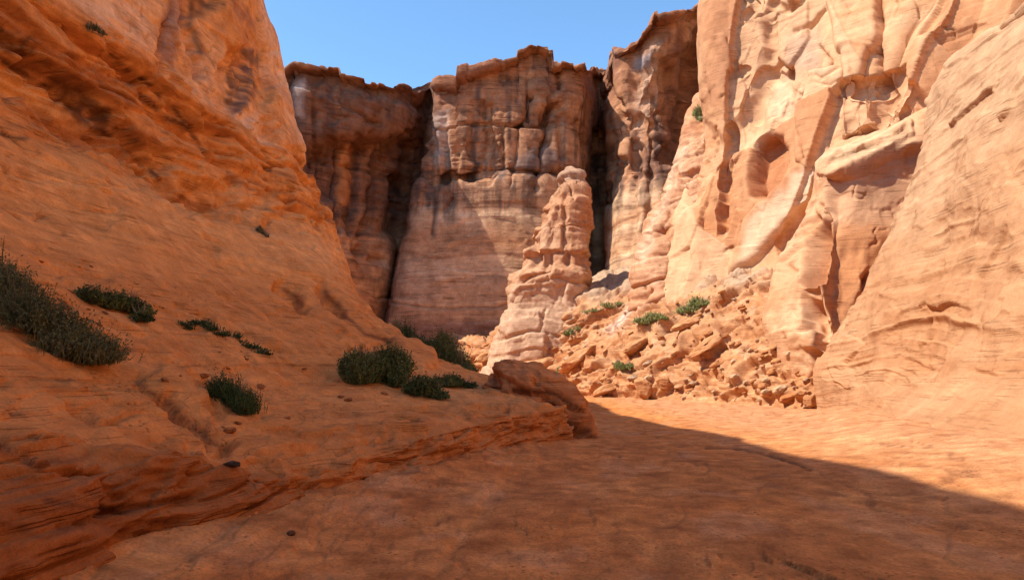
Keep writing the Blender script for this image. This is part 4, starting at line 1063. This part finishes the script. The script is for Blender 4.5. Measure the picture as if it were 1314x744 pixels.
shrub('creeping_plant', 'thin low green plant trailing in a line down the slope', along(L, [(240,418),(262,412),(285,424),(320,440),(348,452)], 30, 4), .15, .32, 1500, GREEN, .6, .013, cat='plant')
shrub('desert_shrub', 'small upright green shrub leaning right on the lower slope above the terrace', along(L, [(296,512),(318,524)], 5, 3), .52, .38, 1400, GREEN, 2.0, .010, lean=(-.25, 0))
shrub('desert_shrub', 'rounded dark shrub, left one of the touching pair on the slope foot', along(L, [(455,486),(478,490)], 6, 4), .95, .46, 1500, DARKG, 3.0, .021)
shrub('desert_shrub', 'rounded dark shrub, right one of the touching pair on the slope foot', along(L, [(494,488),(512,491)], 5, 3), .88, .38, 1400, DARKG, 3.0, .021)
shrub('desert_shrub', 'low dark shrub in front of the rounded orange rock nose', along(L, [(532,500),(560,506)], 6, 3), .46, .46, 1300, DARKG, 2.5, .02)
shrub('desert_shrub', 'flat little shrub on the terrace between the far thicket and the mound', along(L, [(565,490),(598,492)], 6, 2), .34, .46, 1100, DARKG, 2.5, .022)
far = []
for px, Y, in ((512,39), (526,39), (540,38.5), (553,38), (566,37.5), (578,37), (588,36.5), (594,36)):
    x = (px-CX)/F*Y; far.append((x, Y, ground(L, x, Y)))
shrub('desert_thicket', 'long dark green thicket growing behind the rock nose below the far wall', far, 1.75, .95, 3200, DARKG, 3.0, .03)
shrub('tuft', 'tiny pale plant rooted in the ledge high on the shaded cliff', along(L, [(116,40),(136,44)], 4, 2), .26, .3, 260, GREYG, .6, .016, cat='plant')
shrub('tuft', 'tiny plant on the bare slickrock just left of the shaded ridge', along(L, [(334,292),(342,300)], 5, 2), .26, .25, 160, GREYG, .6, .018, cat='plant')
for pts, hgt, spr, n, lab in [
   ([(814,412),(848,408)], .75, 1.0, 900, 'green tuft, left of two near the top of the rubble slope'),
   ([(872,398),(896,392)], .75, 1.0, 900, 'green tuft, right of two near the top of the rubble slope'),
   ([(787,470),(804,470)], .6, .7, 700, 'bright green tuft above the square brown boulder'),
   ([(714,476),(728,474)], .5, .6, 450, 'small green tuft beside the tilted slab low on the rubble'),
   ([(752,402),(790,390)], .5, 1.1, 450, 'sparse green plants on grey rubble right of the spire'),
   ([(722,428),(735,422)], .5, .7, 350, 'faint green plant at the foot of the pale spire base')]:
    shrub('tuft', lab, along(T, pts, 5, 3), hgt, spr, n, FRESH, .8, .045, cat='plant')
shrub('tuft', 'green plant on the shoulder of the stepped outcrop under the high cliff', along(R4, [(892,146),(900,152)], 6, 3), .9, .8, 500, FRESH, .8, .05, cat='plant')
# ================================================================== light, sky, camera
SUN = Vector((-.60, -.17, .78)).normalized()               # towards the sun
elev = math.asin(SUN.z); azim = math.atan2(SUN.x, SUN.y)
w = bpy.data.worlds.new('World'); sc.world = w; w.use_nodes = True
t = w.node_tree; t.nodes.clear()
sky = t.nodes.new('ShaderNodeTexSky'); sky.sky_type = 'NISHITA'; sky.sun_disc = False
sky.sun_elevation = elev; sky.sun_rotation = azim; sky.altitude = 3500; sky.air_density = 1.3; sky.dust_density = 0; sky.ozone_density = 2.5
bg = t.nodes.new('ShaderNodeBackground'); bg.inputs[1].default_value = .13
out = t.nodes.new('ShaderNodeOutputWorld'); mx = t.nodes.new('ShaderNodeMix'); mx.data_type = 'RGBA'; mx.blend_type = 'MULTIPLY'; mx.inputs[0].default_value = 1; mx.inputs[7].default_value = (.84, 1.02, 1.03, 1)
t.links.new(sky.outputs[0], mx.inputs[6]); t.links.new(mx.outputs[2], bg.inputs[0]); t.links.new(bg.outputs[0], out.inputs[0])
sl = bpy.data.lights.new('sun', 'SUN'); sl.energy = 3.1; sl.angle = math.radians(.53); sl.color = (1.0, .94, .84)
so = bpy.data.objects.new('sun', sl); COL.objects.link(so); so.rotation_euler = SUN.to_track_quat('Z', 'Y').to_euler()
cam = bpy.data.cameras.new('camera'); cam.lens = 24.0; cam.sensor_width = 36.0; cam.shift_y = 108/1314
cam.clip_start = .1; cam.clip_end = 4000
co = bpy.data.objects.new('camera', cam); COL.objects.link(co); co.location = (0, 0, H); co.rotation_euler = (math.radians(90), 0, 0)
sc.camera = co
vs = sc.view_settings; vs.view_transform = 'Standard'; vs.look = 'None'; vs.exposure = 1.2; vs.gamma = 1; vs.use_curve_mapping = False
sc.render.engine = 'CYCLES'; c = sc.cycles
c.max_bounces = 12; c.diffuse_bounces = 10; c.glossy_bounces = 2; c.transmission_bounces = 2
c.use_denoising = True; c.use_adaptive_sampling = True; c.adaptive_threshold = .015
c.filter_width = 1.5
try: c.denoiser = 'OPENIMAGEDENOISE'
except Exception: pass
